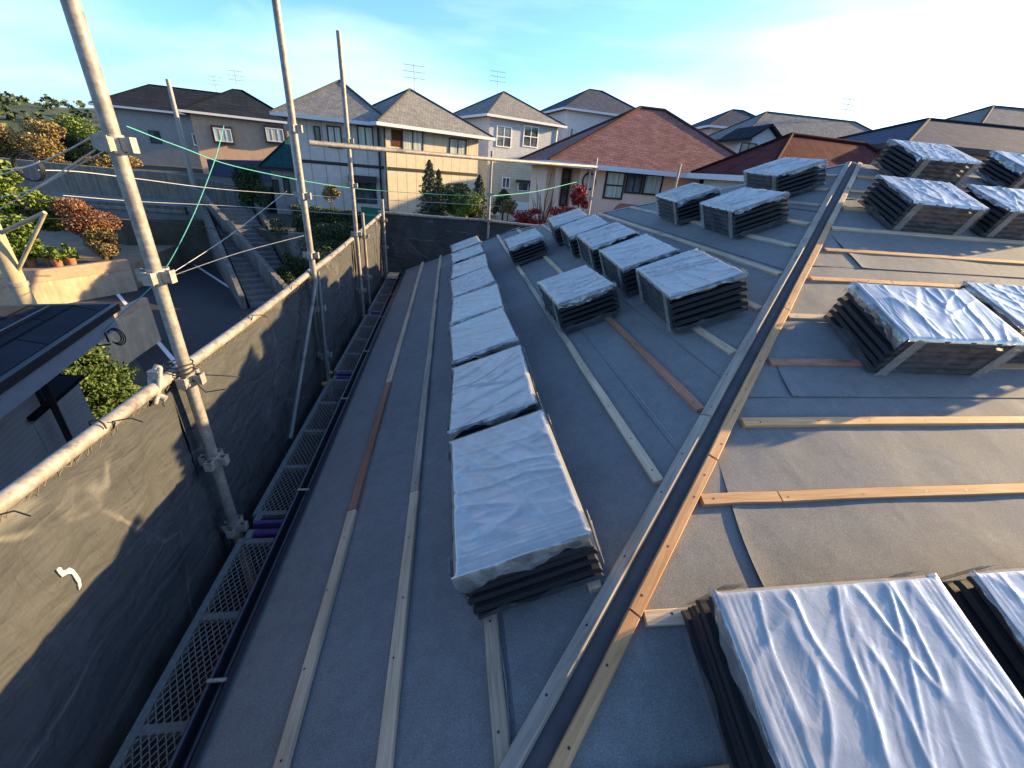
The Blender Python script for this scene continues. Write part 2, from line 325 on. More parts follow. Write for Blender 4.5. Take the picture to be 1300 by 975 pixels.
# right slope: strips with a lapped, lifted end joint
seams=[(VE,.30,None),(.30,1.16,((928,640),(967,748))),(1.16,2.30,((988,470),(1006,506))),(2.30,3.4,((1050,294),(1086,337))),(3.4,VR,None)]
for k,(v0,v1,sm) in enumerate(seams):
    v1=min(VR,v1+.05)
    if sm:
        (xa,va),(xb,vb)=LB(*sm[0]),LB(*sm[1])
        sx=lambda v,xa=xa,va=va,xb=xb,vb=vb: xb+(xa-xb)*(v-vb)/(va-vb)+.012*math.sin(v*9)
    else: sx=lambda v: XR
    for piece in ((0,1) if sm else (0,)):
        def fn(u,w,v0=v0,v1=v1,k=k,piece=piece,sx=sx,sm=sm):
            v=v0+(v1-v0)*w
            if piece==0: x0,x1=hipB(v),(max(hipB(v)+.02,sx(v)+.1) if sm else XR)
            else: x0,x1=max(hipB(v)+.01,sx(v)),XR
            uu=u if not(piece==1 or not sm) else u**1.6
            x=x0+(x1-x0)*uu
            hq=max(0,min(1,(x-hipB(v)-.12)/.15)); lift=(.004*piece+(.006*math.exp(-(x-x0)/.05)*(1-.3*w) if piece else 0))*hq
            return WB(x,v,(.006 if k else 0)*(1-w)+wr((x+7,v),1.5)*min(1,w*8)*min(1,(1-w)*8)+.001*k+lift)
        mb=MB(); mb.grid(fn,150 if piece or not sm else 16,22); mk('underlay_sheet',mb,M['felt'],house)
# battens ------------------------------------------------------------------------------
def frame(p0,p1,nrm):
    x=(p1-p0).normalized(); z=(nrm-x*nrm.dot(x)).normalized(); y=z.cross(x)
    return Matrix(((x.x,y.x,z.x,p0.x),(x.y,y.y,z.y,p0.y),(x.z,y.z,z.z,p0.z),(0,0,0,1)))
def batten(name,p0,p1,nrm,w,h,mat,nails=.31,lab=None):
    p0,p1=V(p0),V(p1); L=(p1-p0).length; mb=MB(); c=.003
    prof=[(-w/2,0),(w/2,0),(w/2,h-c),(w/2-c,h),(-w/2+c,h),(-w/2,h-c)]
    nseg=max(2,int(L/.25)); ph=R.random()*9
    vs=[]
    for i in range(nseg+1):
        x=L*i/nseg; dy=.0035*math.sin(x*1.1+ph)*(0<i<nseg)
        vs+=[(x,a+dy,b) for a,b in prof]
    n=6; fs=[(i*n+k,i*n+(k+1)%n,(i+1)*n+(k+1)%n,(i+1)*n+k) for i in range(nseg) for k in range(n)]
    fs+= [tuple(reversed(range(n))), tuple(range(nseg*n,nseg*n+n))]
    mb.add(vs,[tuple(reversed(f)) for f in fs])
    x=.06
    while x<L-.03 and nails:
        r=.0042; cx,cy=x+R.uniform(-.03,.03),R.uniform(-.007,.007)
        mb.add([(cx+r*math.cos(q*math.pi/4),cy+r*math.sin(q*math.pi/4),h+.0006) for q in range(8)],[tuple(range(8))],1)
        x+=nails*R.uniform(.75,1.2)
    o=mkl(name,mesh_of(name,mb,[M[mat],M['nail']]),house,frame(p0,p1,nrm))
    if lab:o['label']=lab
    return o
def course(fn,nrm,v,a,b,cuts,mats,w=.044,h=.020,off=.004):
    xs=[a]+cuts+[b]
    for i in range(len(xs)-1):
        batten('roof_batten',fn(xs[i]+(.006 if i else 0),v,off),fn(xs[i+1],v,off),nrm,w,h,mats[i%len(mats)])
HB=.075
gA=lambda v:hipA(v)+HB
for v,cuts,mats,gap in [(-.735,[1.62,3.0],['wood_pale','wood_red','wood_pale'],-.3),(-.40,[1.60,3.3,5.2],['wood_pale','wood_grey','wood_pale'],-.3),(-.07,[.92,3.9],['wood_pale'],.06),(.29,[.95,4.],['wood_pale'],.10),
        (.66,[2.6,4.6],['wood_pale','wood_grey'],.1),(1.01,[2.9],['wood_red','wood_pale'],.1),(1.38,[3.4],['wood_pale'],.1),(1.755,[4.1],['wood_grey'],.1),(2.13,[4.4],['wood_pale'],.1),(2.49,[],['wood_grey'],.1),(2.85,[],['wood_pale'],.1),(3.2,[],['wood_grey'],.1),(3.55,[],['wood_grey'],.1),(3.9,[],['wood_grey'],.1)]:
    course(WA,nA,v,hipA(v)+gap,farA(v)-.03,cuts,mats)
for v,cuts,mats,gap in [(-.07,[],['wood_fresh'],.115),(.29,[2.4],['wood_pale','wood_fresh'],.115),(.66,[1.262,3.1,4.9],['wood_fresh'],.114),(1.01,[3.05,4.9],['wood_fresh'],.13),(1.38,[2.9,4.9],['wood_red','wood_fresh'],.12),(1.745,[3.4],['wood_pale'],.1),(2.13,[2.93,3.45,5.1],['wood_fresh'],.13),(2.50,[4.6],['wood_fresh'],.14),(2.83,[5.],['wood_pale'],.1),(3.19,[5.2],['wood_fresh'],.12),(3.55,[5.],['wood_fresh'],.1),(3.91,[],['wood_fresh'],.1)]:
    course(WB,nB,v,hipB(v)+gap,XR-.02,cuts,mats)
# hip boards: offset square to the hip within each plane
dA=V((C_,C_,SN)); dA.normalize()
def hb(v,off,plane,h=0):
    # point on the hip at height v, moved "off" metres square to the hip within the plane (away from the hip)
    base=P0+V((v*C_,v*C_,v*SN)); n=nA if plane=='A' else nB
    sq=n.cross(dA); sq.normalize()
    if plane=='A' and sq.y<0: sq=-sq
    if plane=='B' and sq.x<0: sq=-sq
    return base+sq*off+n*h
for a,b in ((-.6,1.02),(1.026,2.62),(2.626,VR-.02)): batten('hip_board',hb(a,.037,'A',.004),hb(b,.037,'A',.004),nA,.044,.029,'wood_grey',.28)
for a,b,m in ((-.6,.335,'wood_fresh'),(.34,.86,'wood_fresh'),(.868,1.82,'wood_fresh'),(1.826,2.9,'wood_fresh'),(2.906,VR-.02,'wood_pale')): batten('hip_board',hb(a,.050,'B',.004),hb(b,.050,'B',.004),nB,.040,.030,m,.2)
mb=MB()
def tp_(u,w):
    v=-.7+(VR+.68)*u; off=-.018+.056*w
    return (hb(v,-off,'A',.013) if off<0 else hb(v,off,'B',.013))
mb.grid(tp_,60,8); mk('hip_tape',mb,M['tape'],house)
for v,ya,yb in ((.815,1.32,4.2),(-.052,.50,.95)):
    mb=MB(); mb.grid(lambda u,w:WA(ya+(yb-ya)*u,v+.0032*w+.006*math.sin(u*5),.0105),60,1); mk('chalk_line',mb,M['chalk'],house)
# gutter with brackets, eave flashing
zE=WA(0,VE).z; xE=WA(0,VE).x
mb=MB(); pr=[(-.080,.0),(-.080,-.06),(-.066,-.08),(-.02,-.08),(0,-.065),(0,-.012),(-.006,-.012),(-.006,-.06),(-.022,-.073),(-.064,-.073),(-.073,-.058),(-.073,.0)]
mb.prism([(xE-.004+a,-.5,zE-.012+b) for a,b in pr],(0,YF+.5,0)); mb.path([(xE-.080,-.5,zE-.012),(xE-.080,YF,zE-.012)],.008,8); mb.path([(xE-.040,-.5,zE-.03),(xE-.040,YF,zE-.03)],.010,8)
g=mk('gutter',mb,M['gutter'],house)
for yb in (.95,1.95,3.0,3.95,5.0,6.0,7.0):
    mb=MB(); mb.abox(xE-.084,yb-.006,zE-.006,xE-.012,yb+.006,zE+.0); mk('gutter_bracket',mb,M['galv2'],g)
mb=MB(); mb.abox(xE-.012,-.5,zE-.10,xE-.002,YF,zE+.012); mb.prism([(xE-.012,-.5,zE+.013),(xE+.01,-.5,zE+.013+.022*S),(xE+.01,-.5,zE+.016+.022*S),(xE-.012,-.5,zE+.016)],(0,YF+.5,0)); mk('eave_flashing',mb,M['gutter'],house)
mb=MB()
mb.bar(WA(YF-.02,VE,.006),WA(YF-.02,1.08,.006),.05,.014,nA); mb.bar(WA(farA(1.1)-.02,1.1,.006),WA(farA(VR)-.02,VR,.006),.05,.014,nA); mk('verge_flashing',mb,M['gutter'],house)
# ------------------------------------------------------------------ film wrapped tile packs
LX,WY,HZ=.635,.43,.236
def pack_sheets():
    out=[]; n=6; p=HZ/n
    for i in range(n):
        mb=MB(); z=i*p; dx=R.uniform(-.006,.006); dy=R.uniform(-.006,.006)
        prof=[(-WY/2+.006,z+.002),(-WY/2+.02,z+.010),(WY/2-.02,z+.010),(WY/2-.004,z+.004),(WY/2,z+.012),(WY/2-.006,z+.028),(WY/2-.03,z+.034),(0,z+.031),(-WY/2+.03,z+.034),(-WY/2+.004,z+.028),(-WY/2,z+.015)]
        k=len(prof); ns=28; vs=[]
        for s in range(ns+1):
            x=-LX/2+LX*s/ns; wv=.0045*math.sin(2*math.pi*x/.14); ny=.006*max(0,math.sin(2*math.pi*x/.14))
            for a,b in prof: vs.append((x+dx,a+dy+(-ny if a<-.15 else 0),b+wv))
        fs=[(s*k+j,(s+1)*k+j,(s+1)*k+(j+1)%k,s*k+(j+1)%k) for s in range(ns) for j in range(k)]+[tuple(range(k)),tuple(reversed(range(ns*k,ns*k+k)))]
        mb.add(vs,fs,0,False); out.append(mesh_of('tile_sheet',mb,M['tile']))
    return out
SHEETS=[pack_sheets() for _ in range(2)]
def rid(p): return 1-abs(noise.noise(p))*2
def wrap_top(seed,ampl,dirn):
    r=random.Random(seed); o=V((r.uniform(0,50),r.uniform(0,50),r.uniform(0,50))); th=dirn+r.uniform(-.35,.35); ct,st=math.cos(th),math.sin(th); t3=th+r.uniform(.5,1.1)*r.choice((-1,1)); c3,s3=math.cos(t3),math.sin(t3)
    oh=[.022+.026*r.random(),.022+.026*r.random()]; puff=r.uniform(.6,1.3)
    nu,nv=140,60; mb=MB()
    def fn(u,w):
        ex=.055; X=(-LX/2-ex)+(LX+2*ex)*u; Y=-WY/2-.006+(WY+.012)*w
        a=X*ct+Y*st; b=-X*st+Y*ct
        wx=.022*noise.noise(o+V((X*5,Y*5,1))); wy=.022*noise.noise(o+V((X*5,Y*5,6))); a+=wx; b+=wy; c2=X*c3+Y*s3+wx; d2=-X*s3+Y*c3+wy
        f=rid(o+V((a*1.7,b*10.,0)))**4*.011+rid(o+V((c2*2.2,d2*11,4)))**5*.010+rid(o+V((a*5,b*20,8)))**4*.0035+noise.noise(o+V((X*6,Y*6,2)))*.007+rid(o+V((X*20,Y*20,5)))*.0009
        # stretched pleats towards both ends
        e=max(0,1-(LX/2-abs(X))/.12) if abs(X)<LX/2 else 1
        f=f*(1-.6*e)+e*.0017*math.sin(abs(X)*380+2*noise.noise(o+V((0,Y*5,1))))*(abs(X)<LX/2-.006)
        ey=min(1,(WY/2+.006-abs(Y))/.03); z=HZ+.004+f*ampl*max(.15,ey)*puff
        z-= .018*(1-min(1,max(0,(WY/2+.006-abs(Y))/.018)))**2
        if abs(X)>LX/2-.004:
            t=(abs(X)-LX/2+.004)/(ex+.004); side=0 if X<0 else 1
            drop=oh[side]*(1+1.3*noise.noise(o+V((side*9,Y*7,7)))+.35*noise.noise(o+V((side*9,Y*30,3))))
            X=math.copysign(LX/2+.004+.009*math.sin(min(1,t*1.3)*1.57)+.004*t*noise.noise(o+V((3,Y*22,t*3))),X); z=HZ+.006-max(.006,drop)*t**1.3+.0015*t*noise.noise(o+V((Y*40,t*4,1)))
        return V((X,Y,z))
    vs=[fn(i/nu,j/nv) for j in range(nv+1) for i in range(nu+1)]
    fs=[];mi=[]
    for j in range(nv):
        for i in range(nu):
            f=(j*(nu+1)+i,j*(nu+1)+i+1,(j+1)*(nu+1)+i+1,(j+1)*(nu+1)+i)
            mb.add([],[],0); mb.f.append(list(f)); mb.sm.append(True); mb.mi.append(1 if (i<10 or i>nu-11) else 0)
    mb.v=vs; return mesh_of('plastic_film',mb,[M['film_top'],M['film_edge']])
def wrap_sides(seed):
    r=random.Random(seed+99); o=V((r.uniform(0,50),0,r.uniform(0,50))); mb=MB()
    for s in (-1,1):
        mb.grid(lambda u,w:V((-LX/2-.01+(LX+.02)*u, s*(WY/2+.012+.004*noise.noise(o+V((u*9,w*3,s)))), .004+(HZ-.006)*w)),30,6)
    # thin veil of film over part of the end faces, gathered towards the bottom
    for s in (-1,1):
        mb.grid(lambda u,w:V((s*(LX/2+.010+.004*noise.noise(o+V((u*8,w*4,s+4)))), -WY/2-.008+(WY+.016)*u, .002+(.045+.03*noise.noise(o+V((u*4,s,2))))*w)),20,3)
    return mesh_of('side_film',mb,M['film_side'])
def band():
    mb=MB(); mb.grid(lambda u,w:V((-.032+.064*u+.01*(w-.5), .0015*math.sin(u*19), .002+(HZ+.0)*w)),8,4)
    return mesh_of('film_band',mb,M['film_band'])
BAND=band()
count=[0]
def pack(fn,nrm,xdir,a,v,label,group,ampl=1.,dirn=.5,tilt=0.,sx=1.):
    seed=count[0]*13+5; count[0]+=1
    o=fn(a,v,.026); z=nrm; x=V(xdir); 
    if tilt: x=Matrix.Rotation(tilt,3,z)@x
    y=z.cross(x)
    mw=Matrix(((x.x,y.x,z.x,o.x),(x.y,y.y,z.y,o.y),(x.z,y.z,z.z,o.z),(0,0,0,1)))
    pz=Matrix.Rotation(R.uniform(-.018,.018),4,'X')@Matrix.Rotation(R.uniform(-.012,.012),4,'Y'); mw=mw@pz
    t=thing('roof_tile_pack',label,'tile pack',None,group,mw); mw=mw@Matrix.Diagonal((sx,1.,R.uniform(.96,1.05),1.))
    for me in SHEETS[count[0]%2]: mkl('tile_sheet',me,t,mw)
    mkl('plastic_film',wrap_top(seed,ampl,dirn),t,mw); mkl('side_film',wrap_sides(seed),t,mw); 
    for s_ in (-1,1):
        for e in (-1,1): mkl('film_band',BAND,t,mw@Matrix.Translation((e*(LX/2-.055),s_*(WY/2+.016),0)))
    return t
# left slope: local x along +Y reversed so that local y points up the slope
ordn=['first','second','third','fourth','fifth','sixth','seventh','eighth']
for i,y in enumerate((1.185,1.945,2.70,3.415,4.185,4.91,5.68,6.39)):
    lab={0:'largest-looking blue-sheened tile pack, nearest of the row of eight above the gutter',7:'farthest tile pack of the row of eight above the gutter'}.get(i,f'{ordn[i]} tile pack from the near end of the row of eight above the gutter')
    pack(WA,nA,(0,-1,0),y,.11,lab,'tile packs in the row above the gutter',.55,1.2+.3*math.sin(i*2.),[0.01,-.035,.03,-.03,.035,-.04,.02,.045][i],[1.07,1.05,.98,1.03,1.,1.,.97,1.][i])
pack(WA,nA,(0,-1,0),3.08,.88,'lone tile pack between the lowest row and the row of five, nearer the camera','lone tile packs between the rows',.6,1.1,.03)
pack(WA,nA,(0,-1,0),5.37,.85,'small lone tile pack at the far verge, beyond the other lone pack','lone tile packs between the rows',.6,1.3,-.03)
for i,(y,t) in enumerate(((2.51,-.1),(3.33,-.06),(4.08,-.07),(4.84,-.09),(5.61,-.1))):
    lab={0:'big tile pack by the hip boards, nearest of the row of five',4:'farthest tile pack in the row of five, by a thin scaffold post'}.get(i,f'{ordn[i]} tile pack from the near end of the row of five in mid slope')
    pack(WA,nA,(0,-1,0),y,1.49,lab,'tile packs in the row of five',.62,1.25+.3*math.sin(i*3.),t,1.03)
pack(WA,nA,(0,-1,0),3.71,2.62,'blue-sheened tile pack high on the shaded slope, in front of two others near the hip','tile packs high on the shaded slope',.65,1.3,-.08)
pack(WA,nA,(0,-1,0),4.66,2.60,'smaller-looking tile pack high on the shaded slope, below the pink house windows','tile packs high on the shaded slope',.65,1.2,-.09)
pack(WA,nA,(0,-1,0),4.31,3.43,'uppermost tile pack on the shaded slope, against the dark red neighbouring roof','tile packs high on the shaded slope',.65,1.3,-.1)
gb='tile packs on the sunlit slope'
for x,v,lab,t in ((1.06,.085,'biggest cream-lit tile pack cut off by the bottom edge of the photo',.0),(1.90,.09,'tile pack at the lower right corner beside the biggest cream-lit pack',.0),
        (2.485,1.515,'sunlit tile pack alone on red and pale battens, halfway up beside the hip boards',-.02),(3.31,1.61,'sunlit tile pack cut by the right edge, halfway up the slope',0.),
        (3.83,3.08,'sunlit tile pack near the top, second from the ridge beside the hip boards',-.02),(4.75,3.09,'sunlit tile pack near the top at the right edge, second from the ridge',0.),
        (4.68,4.02,'sunlit tile pack topmost beside the end of the hip boards',0.02),(6.0,4.08,'sunlit tile pack topmost at the right edge, against grey neighbouring roofs',0.)):
    pack(WB,nB,(1,0,0),x,v,lab,gb,.66,1.35,t,1.085)

# ------------------------------------------------------------------ scaffolding
XP=-1.135; ZW=-1.85; ZR=-.90; YN=8.0
scaf=thing('scaffold','rusty galvanised tube scaffold with coupler posts along the eave and far verge','scaffold',(XP,4,-H))
def coupler(c,post):
    mb=MB(); c=V(c); mb.path([c-V((0,0,.028)),c+V((0,0,.028))],.030,12)
    for q in range(4):
        d=V((math.cos(q*math.pi/2),math.sin(q*math.pi/2),0)); sd=V((-d.y,d.x,0))
        for s in (-1,1): mb.box(c+d*.042+sd*s*.015,d*.014,sd*.0028,V((0,0,.021)))
        mb.box(c+d*.0575,d*.0025,sd*.0178,V((0,0,.024)))
    mk('coupler',mb,M['galv2'],post)
def post(x,y,z0,z1,cz,r=.0243):
    mb=MB(); mb.path([(x,y,z0),(x,y,(z0+z1)/2),(x,y,z1)],r,14); p=mk('post',mb,M['galv'],scaf)
    for z in cz: coupler((x,y,z),p)
post(XP,1.80,-H,1.6,(-.03,-.48,-.93,-1.38,-1.83,.42))
post(XP,3.72,-H,1.5,(.14,-.31,-.76,-1.21,-1.66))
post(XP,5.56,-H,1.1,(.14,-.31,-.85,-1.55))
post(XP,6.05,-H,-.66,(-.95,-1.5),.019)
post(XP,7.86,-H,-.62,(-.95,-1.4))
post(.69,YN,-H,.25,(-.42,-.86),.021); post(2.53,YN,-H,.29,(.12,-.35,-.86),.021); post(4.10,YN,-H,.33,(-.1,),.021)
def rail(a,b,r=.0243):
    a,b=V(a),V(b); mb=MB(); n=6; mb.path([a+(b-a)*i/n+V((0,0,-.012*math.sin(math.pi*i/n))) for i in range(n+1)],r,12); return mk('handrail',mb,M['galv'],scaf)
rail((XP-.05,-1.3,-.86),(XP-.05,1.83,-.905)); rail((XP-.05,1.80,-.91),(XP-.05,3.76,-.92)); rail((XP-.05,3.74,-.915),(XP-.05,5.6,-.905)); rail((XP-.05,5.56,-.90),(XP-.05,7.9,-.865))
rail((XP-.1,YN,-.84),(.75,YN,-.85)); rail((.62,YN+.01,-.86),(2.6,YN+.01,-.90))
a=atY(392,181,5.05); b=atY(757,212,7.95); rail(a,b)
mb=MB(); mb.path([(XP+.03,3.66,-.95),(XP+.02,2.62,ZW+.02)],.017,10); mb.path([(XP+.03,3.74,-.9),(XP+.03,3.60,ZW)],.015,10); mk('brace',mb,M['plank'],scaf)
# rope ties and a spare clamp at the first post
mb=MB()
for k in range(5):
    z=-.93+.018*k; mb.path([(XP-.02+.052*math.cos(q*.7),1.80+.05*math.sin(q*.7),z+.004*math.sin(q*2+k)) for q in range(10)],.003,6)
mb.path([(XP+.03,1.78,-.93),(XP+.10,1.72,-.955),(XP+.17,1.74,-.95)],.0025,6); mb.path([(XP+.03,1.82,-.92),(XP+.11,1.85,-.94),(XP+.16,1.90,-.97)],.0025,6); mk('tie_wire',mb,M['cable'],scaf)
mb=MB(); mb.path([(XP-.06,1.74,-.84),(XP-.075,1.70,-.88),(XP-.06,1.66,-.93),(XP-.02,1.66,-.955)],.014,8); mb.path([(XP-.03,1.70,-.83),(XP-.03,1.66,-.90),(XP-.045,1.63,-.96)],.010,8); mb.box((XP-.05,1.69,-.87),(.02,0,0),(0,.012,0),(0,0,.03)); mk('swivel_clamp',mb,M['galv2'],scaf)
for yb in (.9,1.35,2.5,3.2,4.4,5.0,6.6,7.2):
    mb=MB(); mb.path([(XP-.05+.031*math.cos(q*.63),yb+.004*q,-.895+.031*math.sin(q*.63)) for q in range(11)],.003,6); mb.path([(XP-.02,yb+.03,-.885),(XP+.02,yb+.06,-.89),(XP+.06,yb+.05,-.90)],.0022,6); mk('tie_cord',mb,M['cable'],scaf)
# sheets (safety netting)
SF={}
def sheet(fn_pos,nrm,L,D,seed,label,amp=.026):
    o=V((seed*3.7,seed*1.3,0)); mb=MB()
    def fn(u,w):
        s=u*L; d=w*D; a=min(1,d/.25)
        f=noise.noise(o+V((s*1.1,d*.8,0)))*.9+.5*noise.noise(o+V((s*2.6+d*1.2,d*1.5,4)))+.35*(rid(o+V((s*1.6-d*1.3,d*.9+s*.5,8)))**4)+.25*noise.noise(o+V((s*7,d*2,2)))+1.0*noise.noise(o+V((s*9+d*2.5,d*1.2,7)))*math.exp(-d/.45)
        cr=0
        for s0_,k_,d0_ in ((.37,.0,0),(.93,.05,0),(1.45,-.03,0),(2.05,.04,0),(2.62,-.05,0),(3.2,.0,0)): cr+=.007*math.exp(-((s-s0_-k_*d)/.010)**2)
        for d0_,k_ in ((.34,.02),(.82,-.015),(1.3,.01)): cr+=.006*math.exp(-((d-d0_-k_*s)/.010)**2)
        cr+=.012*math.exp(-d/.35)*rid(o+V(((s-.9)*7+d*3.*math.sin(s*2.2),d*.6,11)))**3
        f+=cr/amp
        scal=.012*abs(math.sin(s*math.pi/.45))*max(0,1-d/.3)
        return fn_pos(s,d)+nrm*(f*amp*a)+V((0,0,-scal))
    st_=.018 if seed<3 else .04; mb.grid(fn,int(L/st_),int(D/(st_*1.3))); SF[seed]=(fn,L,D)
    return tag(mk('safety_sheet',mb,M['net']),label,'scaffold sheet','safety sheets hung on the scaffold rails')
s1=sheet(lambda s,d:V((XP-.062,-1.3+s,-.862-.012*s-d+ (-.02))),V((1,0,0)),3.18,3.6,1,'grey safety sheet with a white paint smear, nearest, hung on the eave rail')
s2=sheet(lambda s,d:V((XP-.066,1.76+s,-.915-d)),V((1,0,0)),3.92,3.6,2,'grey safety sheet half in shadow between the first and third posts on the eave rail')
s3=sheet(lambda s,d:V((XP-.062,5.62+s,-.90+.016*s-d)),V((1,0,0)),2.36,3.6,3,'grey safety sheet farthest along the eave rail, reaching the corner post')
s4=sheet(lambda s,d:V((XP-.05+s,YN+.03,-.86-d)),V((0,1,0)),1.86,2.6,4,'dark wrinkled safety sheet facing the camera at the far verge',.05)
s5=sheet(lambda s,d:V((.72+s,YN+.03,-.88-.02*s-d)),V((0,1,0)),1.85,2.6,5,'dark safety sheet at the far verge behind the tile packs, right of a post',.05)
def lacing(y0,n,z0,par):
    mb=MB(); q=random.Random(n); pts=[]
    for k in range(n): pts+=[(XP-.040+q.uniform(-.006,.010),y0+k*.030+q.uniform(-.008,.008),z0-.012*k*.03+q.uniform(-.006,.004)),(XP-.046+q.uniform(-.004,.012),y0+k*.030+.013+q.uniform(-.008,.008),z0-.012*k*.03-.012-q.uniform(0,.016))]
    mb.path(pts,.0016,5); mk('lacing_cord',mb,M['cord'],par)
lacing(-1.0,92,-.893,s1); lacing(1.95,58,-.935,s2)
mb=MB()   # white smear on the nearest sheet
pts=[(69,721),(73,727),(78,732),(85,727),(92,727),(95,735),(101,742),(104,753),(107,746),(105,736),(100,726),(95,720),(89,717),(84,721),(78,722),(76,717),(72,717)]
pts=[(89+(x-89)*.8,734+(y-734)*.8) for x,y in pts]; fn,L_s,D_s=SF[1]; ctr=[]
for p in pts:
    q=atX(*p,XP-.06); ctr.append(fn((q.y+1.3)/L_s,(-.882-.012*(q.y+1.3)-q.z)/D_s)+V((.006,0,0)))
mb.prism(ctr,(-.004,0,0)); mk('paint_smear',mb,M['smear'],s1)
# walkway planks
def plank_meshes(L,W):
    fr=MB(); w=W/2
    for x in (-w+.015,w-.015): fr.abox(x-.015,0,-.035,x+.015,L,.004)
    fr.abox(-.014,0,-.03,.014,L,.001)
    k=max(2,round(L/.42))
    for i in range(k+1):
        y=.015+(L-.03)*i/k; fr.abox(-w+.03,y-.016,-.03,-.0142,y+.016,-.0012); fr.abox(.0142,y-.016,-.03,w-.03,y+.016,-.0012)
    for x in (-w+.04,w-.04):
        for e,sg in ((0,-1),(L,1)): fr.box((x,e+sg*.03,-.004),(.016,0,0),(0,.03,0),(0,0,.008)); fr.box((x,e+sg*.058,-.024),(.016,0,0),(0,.004,0),(0,0,.022))
    ms=MB(); px,py=.027,.043; t=.0016
    for (xa,xb) in ((-w+.03,-.014),(.014,w-.03)):
        n=round((xb-xa)/px); dx=(xb-xa)/n; m=round(L/py); dy=L/m
        for i in range(n):
            for j in range(m):
                for (a,b) in (((0,0),(.5,.5)),((.5,.5),(1,0)),((0,1),(.5,.5)),((.5,.5),(1,1))):
                    p=V((xa+(i+a[0])*dx,(j+a[1])*dy,.0)); q=V((xa+(i+b[0])*dx,(j+b[1])*dy,.0)); sd=(q-p).cross(V((0,0,1))).normalized()*t
                    ms.add([p-sd,q-sd,q+sd,p+sd,p-sd-V((0,0,.004)),q-sd-V((0,0,.004)),q+sd-V((0,0,.004)),p+sd-V((0,0,.004))],[(0,1,2,3),(0,4,5,1),(3,2,6,7)])
    hk=MB(); hk.path([(-w+.02,L+.055,-.02),(w-.02,L+.055,-.02)],.021,10)
    hk.abox(-w+.03,L+.10,-.03,w-.03,L+.125,.006)
    return mesh_of('plank_frame',fr,M['plank']),mesh_of('mesh_deck',ms,M['strand']),hk
PW=.40; PXC=XP+.045+PW/2
fm,dm,hk=plank_meshes(1.70,PW); hm=mesh_of('hook_bar',hk,M['purple'])
for i,(y,lab) in enumerate(((.03,'expanded metal walkway plank nearest the camera beside the gutter'),(1.90,'second expanded metal walkway plank, beyond the first purple hook bar'),(3.76,'third metal walkway plank, half hidden by thin posts'),(5.60,'farthest metal walkway plank below the corner post'))):
    mw=Matrix.Translation(V((PXC,y,ZW))); t=thing('walkway_plank',lab,'walkway plank',None,'walkway planks along the eave',mw)
    mkl('plank_frame',fm,t,mw); mkl('mesh_deck',dm,t,mw); mkl('hook_bar',hm,t,mw)
mb=MB(); mb.abox(PXC-.2,7.45,ZW-.02,PXC+.2,7.92,ZW+.004); tag(mk('end_board',mb,M['wood_pale']),'pale end board closing the walkway at the far corner','board')
for q,(x,y) in enumerate(((412,487),(419,473))):
    p=G(x,y,ZW+.012); mb=MB(); mb.box(p,(.02,.01,0),(-.01,.025,0),(0,0,.006)); tag(mk('tile_scrap',mb,M['lf_ochre']),['yellow scrap lying on the walkway mesh, nearer one','yellow scrap lying on the walkway mesh, farther one'][q],'scrap','scraps on the walkway')

# ------------------------------------------------------------------ neighbourhood: terrain and streets
def st(name,mb,m): return tag(mk(name,mb,m),kind='structure')
mb=MB(); mb.quad((-260,-60,-H),(260,-60,-H),(260,420,-H),(-260,420,-H)); st('ground',mb,M['ground'])
ZS=-H+.004
e1=G(231,326,ZS); e2=G(332,391,ZS); d=(e2-e1).normalized(); sd=V((-d.y,d.x,0)); sd=sd if sd.dot(V((-1,-1,0)))>0 else -sd
f1=e1-d*14; f2=e2+d*25
mb=MB(); mb.quad(f1-sd*.7,f2-sd*.7,f2+sd*5.4,f1+sd*5.4); st('road',mb,M['asphalt'])
mb=MB()
for off in (0.,4.5): mb.quad(e1-d*3+sd*(off-.07)+V((0,0,.005)),f2+sd*(off-.07)+V((0,0,.005)),f2+sd*(off+.07)+V((0,0,.005)),e1-d*3+sd*(off+.07)+V((0,0,.005)))
st('road_line',mb,M['paint_line'])
ZT=-4.3      # upper terrace
def vz(px,py,xy):  # height at which the ray through px,py passes over the ground point xy
    dd=ray(px,py); k=(dd.x*xy.x+dd.y*xy.y)/(dd.x**2+dd.y**2); return dd.z*k
# fluted street wall, falling towards the viewer
mb=MB(); b0=e1-sd*1.0-d*1; b1=e2-sd*1.0+d*3.5
def fl(u,w):
    p=b0.lerp(b1,u); top=-2.6+(-6.2+2.6)*max(0,min(1,(u-.25)/.62)); z=-H+(top+H)*w
    return V((p.x,p.y,z))+sd*(.03*(1 if int(u*90)%2 else 0))
mb.grid(fl,180,2,sm=False)
tp=[fl(i/180,1) for i in range(181)]; mb.add(tp+[p-sd*.25 for p in tp],[(i,i+1,182+i,181+i) for i in range(180)])
mb.add([p-sd*.25 for p in tp]+[V((p.x,p.y,-H))-sd*.25 for p in tp],[(i,i+1,182+i,181+i) for i in range(180)])
tag(mk('retaining_wall',mb,M['conc_dark']),'long fluted concrete wall falling along the far side of the street','wall')
